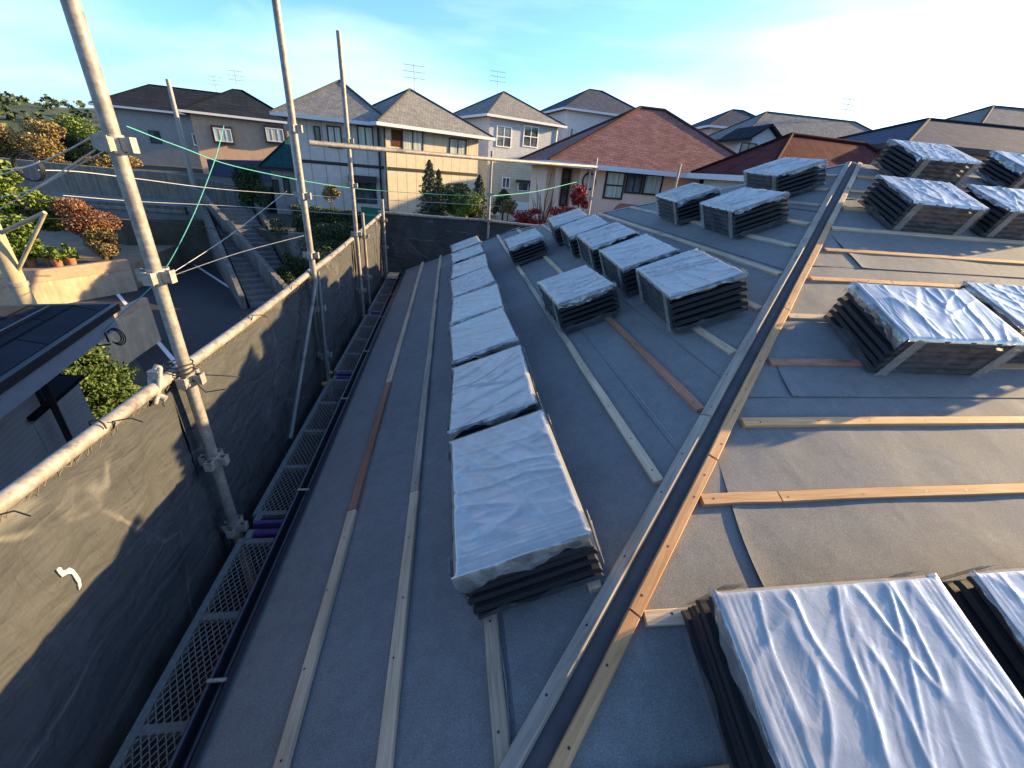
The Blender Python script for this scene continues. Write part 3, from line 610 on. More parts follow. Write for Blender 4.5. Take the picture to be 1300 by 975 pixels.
# stairs behind it
s0=G(352,388,-H); s1_=G(292,264,-3.55); up=(s1_-s0); up.z=0; Lr=up.length; up.normalize(); ws=up.cross(V((0,0,1))); n=20
mb=MB()
for i in range(n):
    a=s0+up*(Lr*i/n); z=-H+(3.45)*(i+1)/n
    c=a+up*(Lr/n/2); mb.box((c.x,c.y,(z-H)/2),up*(Lr/n/2-.001*(i%2)),ws*1.15,(0,0,(z+H)/2))
tag(mk('stairway',mb,M['step']),'dark concrete stairway climbing from the street to the hedge','stairs')
for s_ in (1,-1):
    mb=MB(); a=s0+ws*s_*1.3; b=a+up*Lr; mb.prism([(a.x,a.y,-H),(b.x,b.y,-H),(b.x,b.y,-3.0),(a.x,a.y,-6.4)],ws*.22*s_); tag(mk('stair_wall',mb,M['conc_dark']),['low sloping wall on the hedge side of the stairway','low sloping wall on the street side of the stairway'][s_<0],'wall','sloping walls of the stairway')
# upper terrace block with a stone face towards us
t0=s1_+ws*2.2; t1=atY(640,280,23.5)
q0=s0+ws*1.8+up*3.0
mb=MB(); poly=[V((q0.x,q0.y,-H)),V((3,24.5,-H)),V((45,24.5,-H)),V((60,95,-H)),V((-70,95,-H)),V((-32,37,-H)),V((s1_.x-ws.x*6,s1_.y+1.0-ws.y*6,-H)),V((s1_.x,s1_.y,-H))]
mb.prism(poly,(0,0,H+ZT)); st('terrain',mb,M['ground'])
mb=MB(); mb.prism([(q0.x-.1,q0.y-.25,-H),(3,24.2,-H),(3,24.2,ZT+.35),(q0.x-.1,q0.y-.25,ZT+.35)],(0,.25,0)); tag(mk('stone_wall',mb,M['stone']),'dark rubble stone wall below the clipped hedge','wall')
# left garden terrace
ga=atY(-60,345,19.); gb_=G(172,368,-H); ztop=vz(160,328,gb_)
GT=ztop-.35
g1=G(20,345,ztop); g2=G(158,328,ztop); gdir=(g1-g2).normalized(); gl=V((gb_.x,gb_.y,0))+gdir*25
mb=MB()
mb.prism([(gb_.x,gb_.y,-H),(gb_.x-1.2,gb_.y+9,-H),(-60,gb_.y+12,-H),(gl.x-6,gl.y,-H),(gl.x,gl.y,-H)],(0,0,GT+H)); st('terrain',mb,M['terrace'])
gd=(V((gl.x,gl.y,0))-V((gb_.x,gb_.y,0))).normalized(); gn=V((gd.y,-gd.x,0)); gn = gn if gn.y<0 else -gn
mb=MB(); mb.prism([V((gb_.x,gb_.y,-H))+gn*.02,V((gl.x,gl.y,-H))+gn*.02,V((gl.x,gl.y,ztop-.5))+gn*.02,V((gb_.x,gb_.y,ztop-.5))+gn*.02],gn*.18)
w_=thing('garden_wall','concrete garden wall topped with a ribbed terracotta cap, left of the street','wall',(gb_.x,gb_.y,-H)); mk('wall_face',mb,M['tanwall'],w_)
mb=MB(); mb.prism([V((gb_.x,gb_.y,ztop-.5)),V((gl.x,gl.y,ztop-.5)),V((gl.x,gl.y,ztop)),V((gb_.x,gb_.y,ztop))],gn*.24); mk('wall_cap',mb,M['brickcap'],w_)
# second lower wall by the conifer
c1=G(205,432,-H); ct=vz(182,378,c1)
mb=MB(); dirw=(G(98,420,ct)-G(182,378,ct)).normalized(); nw=V((dirw.y,-dirw.x,0)); nw=nw if nw.x<0 else -nw; c2=c1+dirw*12
w_=thing('boundary_wall','sunlit concrete boundary wall behind the conifer, ending at the street','wall',(c1.x,c1.y,-H))
mb.prism([V((c1.x,c1.y,-H)),V((c2.x,c2.y,-H)),V((c2.x,c2.y,ct-.25)),V((c1.x,c1.y,ct-.25))],nw*.2); mk('wall_face',mb,M['tanwall'],w_)
mb=MB(); mb.prism([V((c1.x,c1.y,ct-.25)),V((c2.x,c2.y,ct-.25)),V((c2.x,c2.y,ct)),V((c1.x,c1.y,ct))],nw*.21); mk('wall_cap',mb,M['brickcap'],w_)
# big far retaining wall at the upper left
FY=37.
def farpt(px,py,Y): return atY(px,py,Y)
mb=MB(); A0=atY(40,203,FY); A1=atY(232,222,FY); A2=atY(335,243,FY-2)
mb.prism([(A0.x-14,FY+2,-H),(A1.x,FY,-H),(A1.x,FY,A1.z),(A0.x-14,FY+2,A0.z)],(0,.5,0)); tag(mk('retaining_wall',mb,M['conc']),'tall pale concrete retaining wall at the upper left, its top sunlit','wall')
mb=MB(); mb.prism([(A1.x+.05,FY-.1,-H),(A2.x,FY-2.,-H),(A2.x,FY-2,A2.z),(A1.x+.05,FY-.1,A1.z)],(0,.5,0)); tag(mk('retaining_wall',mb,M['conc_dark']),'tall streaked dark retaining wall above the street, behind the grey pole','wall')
mb=MB(); mb.prism([(-70,FY+2.6,-H),(A1.x-.2,FY+.55,-H),(A2.x-.3,FY-1.4,-H),(A2.x+8,60,-H),(-70,70,-H)],(0,0,H+A1.z-.3)); st('terrain',mb,M['ground'])

ga_=atY(160,258,32.); gb2=atY(234,262,32.); gg=thing('garage_front','dark concrete garage front under the retaining wall at the head of the street','garage',(ga_.x,32,-H))
mb=MB(); mb.abox(ga_.x-6,32.,-H,gb2.x,35.5,ga_.z); mk('wall',mb,M['conc_dark'],gg)
mb=MB(); mb.abox(ga_.x,31.93,-H,gb2.x-.5,31.99,ga_.z-.7); mk('garage_door',mb,M['dark'],gg)
mb=MB(); mb.abox(ga_.x-6,31.7,ga_.z-.38,gb2.x+.1,31.99,ga_.z-.2); mk('ledge',mb,M['conc'],gg)
# ------------------------------------------------------------------ houses
def uvroof(o):
    me=o.data; uv=me.uv_layers.new(name='UVMap')
    for p in me.polygons:
        n=p.normal; z=V((0,0,1)); u=z.cross(n)
        if u.length<1e-3: u=V((1,0,0))
        u.normalize(); w=n.cross(u)
        for li in p.loop_indices:
            co=me.vertices[me.loops[li].vertex_index].co; uv.data[li].uv=(co.dot(u),co.dot(w))
HS={}
class House:
    def __init__(s,name,label,O,az,U,W,zb,ze,wall,cat='house'):
        s.u=V((math.sin(az),math.cos(az),0)); s.w=V((-s.u.y,s.u.x,0)); s.O=V((O.x,O.y,0)); s.U=U; s.W=W; s.zb=zb; s.ze=ze
        s.root=thing(name,label,cat,(O.x,O.y,zb)); s.wallmat=wall; HS[name]=s
    def P(s,a,b,z): p=s.O+s.u*a+s.w*b; return V((p.x,p.y,z))
    def walls(s,z0=None,z1=None,mat=None,a0=0,a1=None,b0=0,b1=None):
        z0=s.zb if z0 is None else z0; z1=s.ze if z1 is None else z1; a1=s.U if a1 is None else a1; b1=s.W if b1 is None else b1
        mb=MB(); mb.prism([s.P(a0,b0,z0),s.P(a1,b0,z0),s.P(a1,b1,z0),s.P(a0,b1,z0)],(0,0,z1-z0)); s.wall=mk('wall',mb,mat or s.wallmat,s.root); return s.wall
    def hip(s,mat,zr,ov=.6,rl=None,th=.14,gut=True,a0=0,a1=None,b0=0,b1=None,ze=None,trim='trim'):
        a1=s.U if a1 is None else a1; b1=s.W if b1 is None else b1; ze=s.ze if ze is None else ze
        A0,A1,B0,B1=a0-ov,a1+ov,b0-ov,b1+ov; cb=(B0+B1)/2
        if rl is None: rl=max(0,(A1-A0)-(B1-B0))
        ca=(A0+A1)/2; r0,r1=ca-rl/2,ca+rl/2
        e=[s.P(A0,B0,ze),s.P(A1,B0,ze),s.P(A1,B1,ze),s.P(A0,B1,ze)]; t=[s.P(r0,cb,zr),s.P(r1,cb,zr)]
        lo=[p-V((0,0,th)) for p in e]
        mb=MB(); mb.add(e+t+lo,[(0,1,5,4),(1,2,5),(2,3,4,5),(3,0,4),(9,8,7,6)] if rl>.05 else [(0,1,4),(1,2,4),(2,3,4),(3,0,4),(9,8,7,6)])
        o=mk('roof',mb,mat,s.root); uvroof(o)
        mb=MB()
        for i in range(4):
            p,q=lo[i],lo[(i+1)%4]; dd=(q-p).normalized(); nn=V((dd.y,-dd.x,0)); mb.box((p+q)/2+V((0,0,th/2-.01))+nn*.05,(q-p)/2+dd*.08,nn*.05,V((0,0,th/2+.02)))
        mk('gutter',mb,M[trim],o)
        mb=MB()
        for a,b in ((e[0],t[0]),(e[1],t[1]),(e[2],t[1]),(e[3],t[0]),(t[0],t[1]))[:5 if rl>.05 else 4]: mb.path([a+V((0,0,.02)),b+V((0,0,.03))],.07,6)
        mk('ridge_cap',mb,mat,o); return o
    def fc(s,px,py,b=0):
        O=s.P(0,b,0); d=ray(px,py); k=O.dot(s.w)/d.dot(s.w); p=d*k; return (p-s.O).dot(s.u),p.z
    def win(s,x0,y0,x1,y1,b=0,frame='dark',pane='glass',bars=1,shut=None,hbar=False,name='window'):
        xm,ym=(x0+x1)/2,(y0+y1)/2
        u0,_=s.fc(x0,ym,b); u1,_=s.fc(x1,ym,b); _,z1=s.fc(xm,y0,b); _,z0=s.fc(xm,y1,b)
        t=.07; mb=MB(); bb=b-.05
        def bx(ua,ub,za,zb,d0,d1): mb.prism([s.P(ua,b+d0,za),s.P(ub,b+d0,za),s.P(ub,b+d1,za),s.P(ua,b+d1,za)],(0,0,zb-za))
        bx(u0,u0+t,z0,z1,-.07,.02); bx(u1-t,u1,z0,z1,-.07,.02); bx(u0+t,u1-t,z0,z0+t,-.07,.02); bx(u0+t,u1-t,z1-t,z1,-.07,.02)
        for k in range(bars):
            uc=u0+(u1-u0)*(k+1)/(bars+1); bx(uc-.03,uc+.03,z0+t,z1-t,-.055,.02)
        if hbar: zc=(z0+z1)/2; bx(u0+t,u1-t,zc-.03,zc+.03,-.065,-.0)
        f=mk(name,mb,M[frame],s.root)
        mb=MB(); mb.prism([s.P(u0+t,b-.03,z0+t),s.P(u1-t,b-.03,z0+t),s.P(u1-t,b-.01,z0+t),s.P(u0+t,b-.01,z0+t)],(0,0,z1-z0-2*t)); mk('pane',mb,M[pane],f); return f
    def slab(s,name,x0,y0,x1,y1,b,mat,depth=.1,parent=None):
        xm,ym=(x0+x1)/2,(y0+y1)/2; u0,_=s.fc(x0,ym,b); u1,_=s.fc(x1,ym,b); _,z1=s.fc(xm,y0,b); _,z0=s.fc(xm,y1,b)
        mb=MB(); mb.prism([s.P(u0,b-depth,z0),s.P(u1,b-depth,z0),s.P(u1,b+.02,z0),s.P(u0,b+.02,z0)],(0,0,z1-z0)); return mk(name,mb,M[mat],parent or s.root)
    def ulen(s,px,py=220): return s.fc(px,py)[0]
rad=math.radians
# cream house, two wings
O=atY(492,230,30.)
h=House('cream_house','cream two-storey house with a sunlit projecting wing and a shaded left wing',O,rad(60),1,7.,ZT,1,M['cream'])
h.U=h.ulen(606); h.ze=h.fc(560,168)[1]+.05
h.walls(); h.hip(M['shgrey'],h.ze+2.4,.75)
q=House.__new__(House); Rp=atY(490.5,230,30.35); q.u=V((math.sin(rad(85)),math.cos(rad(85)),0)); q.w=V((-q.u.y,q.u.x,0)); q.O=V((Rp.x,Rp.y,0)); q.root=h.root; q.zb=ZT; q.ze=h.ze-.02; q.wallmat=M['wing']
lw=-q.ulen(374); q.O=q.O-q.u*lw; q.U=lw; q.W=7.; q.walls(); q.hip(M['shgrey'],h.ze+2.3,.6)
h.slab('floor_band',493,216,606,220,0,'dark',.03); q.slab('floor_band',380,206.5,490,210.5,0,'dark',.03)
h.slab('brick_panel',497,165,510,186,0,'orangeroof',.03)
h.win(510,162,537,192,0,'dark','curtain',1); h.win(570,176,592,197,0,'dark','curtain',1); h.win(569,233,592,256,0,'dark','curtain',1)
q.win(416,160,434,188,0,'dark','curtain',1); q.win(454,160,474,190,0,'dark','curtain',1); q.win(399,160,407,180,0,'dark','glass',0)
q.win(452,230,478,258,0,'dark','glass',2,name='porch_door'); q.slab('porch_canopy',444,223,479,231,0,'dark',.6)
mb=MB(); p=h.P(-.06,-.06,0); mb.path([(p.x,p.y,ZT),(p.x,p.y,h.ze-.1)],.05,8); mk('downpipe',mb,M['dark'],h.root)
mb=MB(); p=q.P(q.ulen(483),-.07,0); mb.path([(p.x,p.y,ZT),(p.x,p.y,h.ze-.1)],.06,8); mk('downpipe',mb,M['dark'],h.root)
# grey and cream clapboard house behind
O=atY(618,230,40.)
h=House('clapboard_house','pale grey over cream clapboard house standing between the cream and the pink house',O,rad(66),1,8.,ZT,1,M['creamclap'])
h.U=h.ulen(702); h.ze=h.fc(650,150)[1]; zm=h.fc(660,206)[1]
h.walls(z1=zm); h.walls(z0=zm+.01,mat=M['greyside'])
h.hip(M['shgrey'],h.ze+2.3,.5)
for x in (630,664): h.win(x,160,x+19,187,0,'white','glass',1,hbar=True)
h.win(637,225,647,239,0,'white','glass',1); h.win(657,232,683,243,0,'white','glass',1); h.slab('awning',655,229,685,232,0,'dark',.5)
h.slab('corner_trim',699,165,703,262,0,'trim',.04)
# white block behind the red roof
O=atY(712,210,47.); h=House('white_house','pale white house showing behind the dark side of the red shingle roof',O,rad(80),9.5,8,ZT,1,M['whitewall']); h.ze=h.fc(740,140)[1]; h.walls(); h.hip(M['bluegrey'],h.ze+2.4,.5); h.win(722,162,727,190,0,'trim','glass',0); h.win(756,166,764,176,0,'trim','curtain',1)
# pink house with the red shingle roof
O=atY(704,250,19.)
h=House('pink_house','pink stucco house with a red-brown shingle hip roof and three dark framed windows',O,rad(86),1,4.5,-5.2,1,M['pinkwall'])
h.U=h.ulen(960,240); h.ze=h.fc(800,214)[1]
ue=h.ulen(742); h.walls(a0=ue); h.walls(a0=0,a1=ue-.01,b0=1.6)
h.hip(M['shred'],h.ze+2.5,.6,1.2)
h.win(688+79-0,218,792,253,0,'dark','curtain',0,hbar=True) if False else None
h.win(767,217,792,253,0,'dark','curtain',0,hbar=True); h.win(794,219,815,246,0,'dark','glass',1); h.win(816,221,840,248,0,'dark','curtain',0); h.win(888,222,930,242,0,'dark','glass',1)
h.win(712,214,722,262,1.6,'dark','glass',0,name='porch_door'); h.slab('porch_pillar',731,212,738,275,.2,'pinkwall',.25); h.slab('porch_pillar',703,212,708,270,.2,'pinkwall',.2)
mb=MB(); p=h.P(h.ulen(748),-.1,0); mb.path([(p.x,p.y,h.zb),(p.x,p.y,h.ze-.2)],.045,8); mk('downpipe',mb,M['trim'],h.root)
mb=MB(); cu,cz=h.fc(744,230); cc=h.P(cu+.1,-.08,cz); mb.path([cc+h.u*(.28*math.cos(q*.42))+V((0,0,.32*math.sin(q*.42))) for q in range(16)],.035,6); mk('wall_ornament',mb,M['dark'],h.root)
# its small porch roof, orange tiles
a=atY(768,276,15.6); mb=MB(); b=atY(786,258,17.6); c=atY(836,262,17.6); d2=atY(850,274,16.); 
mb.add([a,d2,c,b]+[p-V((0,0,.12)) for p in (a,d2,c,b)],[(0,1,2,3),(7,6,5,4),(0,4,5,1),(1,5,6,2),(2,6,7,3),(3,7,4,0)])
o=mk('porch_roof',mb,M['orangeroof'],h.root); uvroof(o)
# dark red roof close behind the ridge
O=atY(962,262,14.); h=House('red_roof_house','house with a dark red corrugated roof just behind the end of the hip boards',O,rad(84),7.2,3.2,-6.5,0,M['whitewall'])
h.ze=h.fc(960,224)[1]; h.walls(); h.hip(M['redmetal'],h.fc(1052,178,1.6)[1],.4,3.4)
# gabled white-grey house
O=atY(930,230,34.); h=House('gabled_house','pale gabled house with a light grey tiled roof and black gutters, upper right',O,rad(92),14.,6.,ZT,0,M['whitewall'])
h.ze=h.fc(1000,181)[1]; ug=h.ulen(966,190)
h.walls(); h.hip(M['shgrey'],h.ze+2.2,.6,trim='dark')
h.walls(a0=-.4,a1=ug,b0=-1.6,b1=-.01,z1=h.ze-.05)
g0,g1=-.4,ug; zt=h.ze+ (ug+.4)*.33
mb=MB(); mb.prism([h.P(g0,-1.6,h.ze-.05),h.P(g1,-1.6,h.ze-.05),h.P((g0+g1)/2,-1.6,zt)],h.w*1.5); mk('gable',mb,M['whitewall'],h.root)
mb=MB(); m_=(g0+g1)/2
for e_,sg in ((g0-.45,-1),(g1+.45,1)): mb.prism([h.P(e_,-2.0,h.ze-.28),h.P(m_,-2.0,zt+.05),h.P(m_,-2.0,zt+.2),h.P(e_,-2.0,h.ze-.12)],h.w*4.5)
o=mk('roof',mb,M['shdark'],h.root); uvroof(o)
h.win(938,181,958,205,-1.6,'dark','glass',1); h.win(976,183,1001,197,0,'dark','curtain',1)
O=atY(890,215,42.); h=House('blue_grey_house','distant blue-grey walled house between the red shingle roof and the gabled house',O,rad(95),7,6,ZT,0,M['greyside']); h.ze=h.fc(905,160)[1]; h.walls(); h.hip(M['bluegrey'],h.ze+1.8,.5); h.win(897,174,904,186,0,'dark','glass',0)
# grey roofs at the right
O=atY(1130,235,16.); h=House('grey_roof_house','low house with a blue-grey metal roof and grey wall behind the topmost packs',O,rad(96),14,6.,-6.5,0,M['greyside']); h.ze=h.fc(1200,188)[1]; h.walls(); h.hip(M['bluegrey'],h.ze+1.3,.5,8.,trim='dark')
O=atY(1215,215,23.); h=House('tiled_roof_house','house with a pale grey tiled roof at the far right edge',O,rad(98),13,7,-6.,0,M['whitewall']); h.ze=h.fc(1270,178)[1]; h.walls(); h.hip(M['shgrey'],h.ze+2.1,.6,6.)
# peach house with bay windows
O=atY(262,235,46.); h=House('peach_house','peach house with two bay windows above the dark retaining wall',O,rad(70),1,7.,ZT,0,M['peach']); h.U=h.ulen(374,200); h.ze=h.fc(320,150)[1]; h.walls(); h.hip(M['shdark'],h.ze+2.3,.6)
for x0,x1 in ((270,296),(336,362)):
    f=h.slab('bay_window',x0,160,x1,182,0,'dark',.5); h.win(x0+2,163,x1-2,180,-.5,'trim','curtain',2,name='bay_sash')
mb=MB(); a=atY(262,202,44.); b=atY(372,205,41.); mb.prism([(a.x,a.y,a.z-3.3),(b.x,b.y,b.z-3.3),(b.x,b.y,b.z),(a.x,a.y,a.z)],(0,.08,0)); tag(mk('panel_fence',mb,M['bluetarp']),'blue-grey panel fence along the foot of the peach house','fence')
# annexe with a teal roof
O=atY(346,235,35.); h=House('teal_roof_annexe','small cream annexe with a pointed teal metal roof','' or O,rad(72),1,5.0,ZT,0,M['wing']); h.U=h.ulen(412,230); h.ze=h.fc(380,214)[1]; h.walls(); h.hip(M['teal'],h.ze+2.1,.6,0.,trim='dark'); h.win(360,224,368,247,0,'dark','glass',0,name='door'); h.win(346,228,354,245,0,'dark','glass',1)
# dark brown house at the top left
O=atY(150,205,54.); h=House('brown_house','shaded dark house at the top left beyond the retaining wall',O,rad(78),16.,7.,ZT,0,M['greywall']); h.ze=h.fc(200,140)[1]; h.walls(); h.hip(M['shdark'],h.ze+2.4,.6); h.win(245,170,258,185,0,'white','glass',1); h.win(190,166,204,182,0,'dark','glass',1)
# grey neighbour, lower left
ze=-2.0
e_a=G(140,386,ze); e_b=G(-40,503,ze); ra=G(128,381,ze+.05); 
du=(e_b-e_a).normalized(); dn=V((-du.y,du.x,0)); dn=dn if dn.x<0 else -dn
gh=thing('grey_neighbour_house','grey sided neighbouring house with a dark slate roof and black downpipe at the left edge','house',(e_b.x,e_b.y,-H))
L_=(e_b-e_a).length+4
def gp(a,b,z): p=e_a+du*a+dn*b; return V((p.x,p.y,z))
mb=MB(); pit=.30; W_=6.
mb.add([gp(0,0,ze),gp(L_,0,ze),gp(L_,W_/2,ze+pit*W_/2),gp(W_/2,W_/2,ze+pit*W_/2),gp(0,W_,ze),gp(L_,W_,ze)],[(0,1,2,3),(0,3,4),(4,3,2,5)])
mb.add([gp(0,0,ze-.06),gp(L_,0,ze-.06),gp(L_,W_,ze-.06),gp(0,W_,ze-.06)],[(0,1,2,3)])
o=mk('roof',mb,M['shdark'],gh); uvroof(o)
mb=MB(); mb.bar(gp(-.05,-.035,ze-.05),gp(L_,-.035,ze-.05),.07,.09); mb.bar(gp(-.05,0,ze-.05),gp(-.05,W_,ze-.05),.07,.09); mk('gutter',mb,M['dark'],o)
mb=MB(); mb.bar(gp(.05,.0,ze-.20),gp(L_,.0,ze-.20),.03,.22); mk('fascia',mb,M['fascia'],o)
mb=MB()
for k in range(3): mb.bar(gp(.5+k*1.3,.35+.85*k,ze+.13+.255*k),gp(L_-1,.35+.85*k,ze+.13+.255*k),.03,.03)
mk('snow_guard',mb,M['dark'],o)
mb=MB(); mb.prism([gp(1.0,.55,-H),gp(L_,.55,-H),gp(L_,W_-.5,-H),gp(1.0,W_-.5,-H)],(0,0,H+ze-.07)); mk('wall',mb,M['greywall'],gh)
mb=MB(); q=G(40,470,ze-.8); mb.path([gp(1.02,.02,ze-.12),gp(1.02,.42,ze-.3),gp(1.02,.49,-H)],.035,8); mb.path([gp(.90,.58,ze-.12),gp(.90,.58,-H)],.03,8); mk('downpipe',mb,M['dark'],gh)
K=G(97,481,-2.94); K.z=0
def kp(a,b,z): p=K+du*a+dn*b; return V((p.x,p.y,z))
mb=MB(); mb.prism([kp(0,0,-H),kp(1.0,0,-H),kp(1.0,.7,-H),kp(0,.7,-H)],(0,0,H-2.96)); a_=mk('annexe_wall',mb,M['greywall'],gh)
mb=MB(); mb.prism([kp(-.06,-.06,-2.959),kp(1.04,-.06,-2.959),kp(1.04,.74,-2.959),kp(-.06,.74,-2.959)],(0,0,.05)); mk('annexe_roof',mb,M['shdark'],gh)

# ------------------------------------------------------------------ plants
def leaves(mb,c,rad3,n,size,shape='ball',rng=R,hang=0.,mi=0,clumps=9):
    c=V(c); cl=[]
    for _ in range(clumps):
        if shape=='cone':
            t=rng.random()**1.3; a=rng.random()*6.283; rr=(1-t)*.75; cl.append((V((math.cos(a)*rr,math.sin(a)*rr,-1+2*t)),.30*(1-t)+.14))
        else:
            d_=V((rng.gauss(0,1),rng.gauss(0,1),rng.gauss(0,1))).normalized()*rng.uniform(.35,.8); cl.append((d_,rng.uniform(.28,.5)))
    for _ in range(n):
        if shape=='cone':
            t=rng.random()**1.4; a=rng.random()*6.283; lay=.80+.20*math.cos(t*60+math.sin(a*3)); rr=(1-t)**.6*(rng.random()**.4)*lay*(1+.18*math.sin(a*5+t*20)); p=V((math.cos(a)*rr,math.sin(a)*rr,-1+2*t-.12*rr))
        else:
            q,r_=rng.choice(cl); d_=V((rng.gauss(0,1),rng.gauss(0,1),rng.gauss(0,1))).normalized(); p=q+d_*r_*rng.random()**.4
        P=c+V((p.x*rad3[0],p.y*rad3[1],p.z*rad3[2])); s=size*rng.uniform(.6,1.3)
        a=V((rng.gauss(0,1),rng.gauss(0,1),rng.gauss(0,.7)-hang)).normalized(); b=a.cross(V((rng.gauss(0,1),rng.gauss(0,1),rng.gauss(0,1)))).normalized()
        mb.add([P-a*s*.5,P+b*s*.28,P+a*s*.5,P-b*s*.28],[(0,1,2,3)],mi)
def bush(name,label,cat,c,rad3,n,size,mat,shape='ball',group=None,trunk=True,seed=1,clumps=9):
    rng=random.Random(seed); c=V(c); base=V((c.x,c.y,c.z-rad3[2])); t=thing(name,label,cat,base,group)
    mb=MB(); leaves(mb,c,rad3,n,size,shape,rng,clumps=clumps); mk('crown' if cat=='tree' else 'foliage',mb,M[mat],t)
    if trunk:
        mb=MB(); r0=max(.03,rad3[0]*.07); top=c+V((0,0,rad3[2]*(.75 if shape=='cone' else .2))); mb.path([base-V((0,0,1.3 if shape=='cone' else .5)),base.lerp(top,.5)+V((.03,.02,0)),top],[r0,r0*.7,r0*.2],8)
        for k in range(7):
            a=rng.random()*6.28; b0=base.lerp(top,rng.uniform(.25,.8)); mb.path([b0,b0+V((math.cos(a)*rad3[0]*.55,math.sin(a)*rad3[1]*.55,rad3[2]*.15))],[r0*.35,r0*.1],5)
        mk('trunk',mb,M['bark'],t)
    return t
# conifer by the grey house
p=G(128,535,-5.7); zt=vz(112,412,p); bush('conifer_tree','dense sunlit conifer beside the grey house, below the wall','tree',(p.x,p.y,(zt-5.7)/2),(1.22,1.22,(zt+5.7)/2),40000,.075,'lf_conifer','cone',seed=3,clumps=14)
# left garden
def gpt(px,py,z): return G(px,py,z)
p=atY(20,250,24.); bush('leafy_shrub','big bright green leafy shrub in the left garden','shrub',(p.x,p.y,p.z),(2.6,2.0,1.7),14000,.19,'lf_bright',seed=4)
p=atY(-20,300,22.5); bush('leafy_shrub','bright green shrub low at the left edge beside the pole bracket','shrub',(p.x,p.y,p.z),(2.2,1.5,1.1),8000,.18,'lf_bright',seed=5)
p=atY(118,283,24.5); bush('rusty_shrub','rust-red shrub in the left garden above the terracotta cap','shrub',(p.x,p.y,p.z),(1.9,1.5,1.25),11000,.12,'lf_red',seed=6)
p=atY(132,305,23.7); bush('dry_shrub','dry yellow-green shrub at the garden corner under the rusty shrub','shrub',(p.x,p.y,p.z),(1.3,1.0,.9),6000,.11,'lf_ochre',seed=7)
for i,(x,y,w) in enumerate(((66,318,.45),(86,322,.4),(35,322,.5),(52,305,.45))):
    p=atY(x,y,22.4+.3*(i%2)); pt=thing('potted_plant',['potted plant by the wall cap, second from the shrub','potted plant beside the dry shrub, with long leaves','potted plant nearest the concrete pole','potted plant set back behind the others'][i],'potted plant',(p.x,p.y,GT),'potted plants on the garden terrace')
    mb=MB(); mb.path([(p.x,p.y,GT),(p.x,p.y,GT+.4)],[.16,.22],12); mk('pot',mb,M['pot'],pt); mb=MB(); leaves(mb,(p.x,p.y,GT+.65),(w,w,.4),260,.2,'ball',random.Random(i)); mk('foliage',mb,M['lf_bright'],pt)
for i,(x,y,Y,r3,n,mat,nm,lab) in enumerate([(25,185,42.,(4.5,2.,2.0),4200,'lf_ochre','reed_clump','ochre feathery grasses at the top left corner'),(112,185,44.,(2.6,2.,2.0),3000,'lf_bright','green_tree','round green tree between the reeds and the first post'),
        (75,192,45.,(2.4,2,1.6),2400,'lf_dark','dark_shrub','dark shrub between the ochre grasses and the round green tree'),(140,205,43.,(3.,2,1.0),2400,'lf_ochre','dry_shrub','low yellowing shrub on top of the tall retaining wall'),
        (60,212,42.5,(3.2,1.5,.8),2000,'lf_ochre','dry_shrub','ochre ground shrub along the top of the pale retaining wall')]):
    p=atY(x,y,Y); bush(nm,lab,'tree' if 'tree' in nm else 'shrub',(p.x,p.y,p.z),r3,int(n*2.2),.2,mat,seed=20+i)
# around the stairs and hedge
p=atY(318,238,31.); bush('green_shrub','dark green shrub hanging over the streaked retaining wall','shrub',(p.x,p.y,p.z),(1.2,1.,1.7),6500,.15,'lf_dark',seed=31)
p=atY(281,282,30.); bush('green_shrub','small olive shrub on the wall left of the stairway','shrub',(p.x,p.y,p.z),(1.5,1.,.9),5000,.12,'lf_dark',seed=32)
p=atY(300,320,27.); bush('green_shrub','tiny dark shrub at the street side of the stair wall','shrub',(p.x,p.y,p.z),(.7,.6,.8),900,.16,'lf_dark',seed=33)
for i,(x,y,Y,r3) in enumerate(((378,300,26.,(1.5,1.,1.3)),(405,335,23.6,(1.7,1.,1.5)),(365,345,23.4,(1.0,.9,1.0)),(430,300,24.5,(1.6,1.,1.1)))):
    p=atY(x,y,Y); bush('slope_shrub',['dark shrub at the head of the bank beside the stairs','dark shrub low on the bank behind the second post','dark shrub beside the lowest stairs','dark shrub below the rubble wall, behind the third post'][i],'shrub',(p.x,p.y,p.z),r3,5000,.12,'lf_dark',group='shrubs on the bank',seed=40+i)
a=atY(372,262,27.5); b=atY(516,268,26.)
hd=thing('clipped_hedge','long clipped yellow-green hedge on the rubble wall in front of the cream house','hedge',((a.x+b.x)/2,(a.y+b.y)/2,ZT)); mb=MB(); rng=random.Random(5)
for k in range(20000):
    t=rng.random(); p=a.lerp(b,t); p=V((p.x,p.y,ZT))+V((rng.uniform(-.1,.1),rng.uniform(-.55,.45),rng.random()**.6*1.45+.05*math.sin(t*40))); s=.11*rng.uniform(.6,1.3)
    a_=V((rng.gauss(0,1),rng.gauss(0,1),rng.gauss(0,1))).normalized(); b_=a_.cross(V((rng.gauss(0,1),rng.gauss(0,1),rng.gauss(0,1)))).normalized(); mb.add([p-a_*s*.5,p+b_*s*.28,p+a_*s*.5,p-b_*s*.28],[(0,1,2,3)])
mk('foliage',mb,M['lf_dark'],hd)
mb=MB(); a=atY(458,262,25.9); b=atY(492,266,25.4); mb.prism([(a.x,a.y,ZT),(b.x,b.y,ZT),(b.x,b.y,b.z),(a.x,a.y,a.z)],(0,.04,0)); tag(mk('mesh_fence',mb,M['greennet']),'short green mesh fence in front of the hedge','fence')
p=atY(420,243,28.6); bush('orange_shrub','small orange shrub peeping over the hedge','shrub',(p.x,p.y,p.z),(.5,.4,.55),700,.16,'lf_ochre',seed=51)
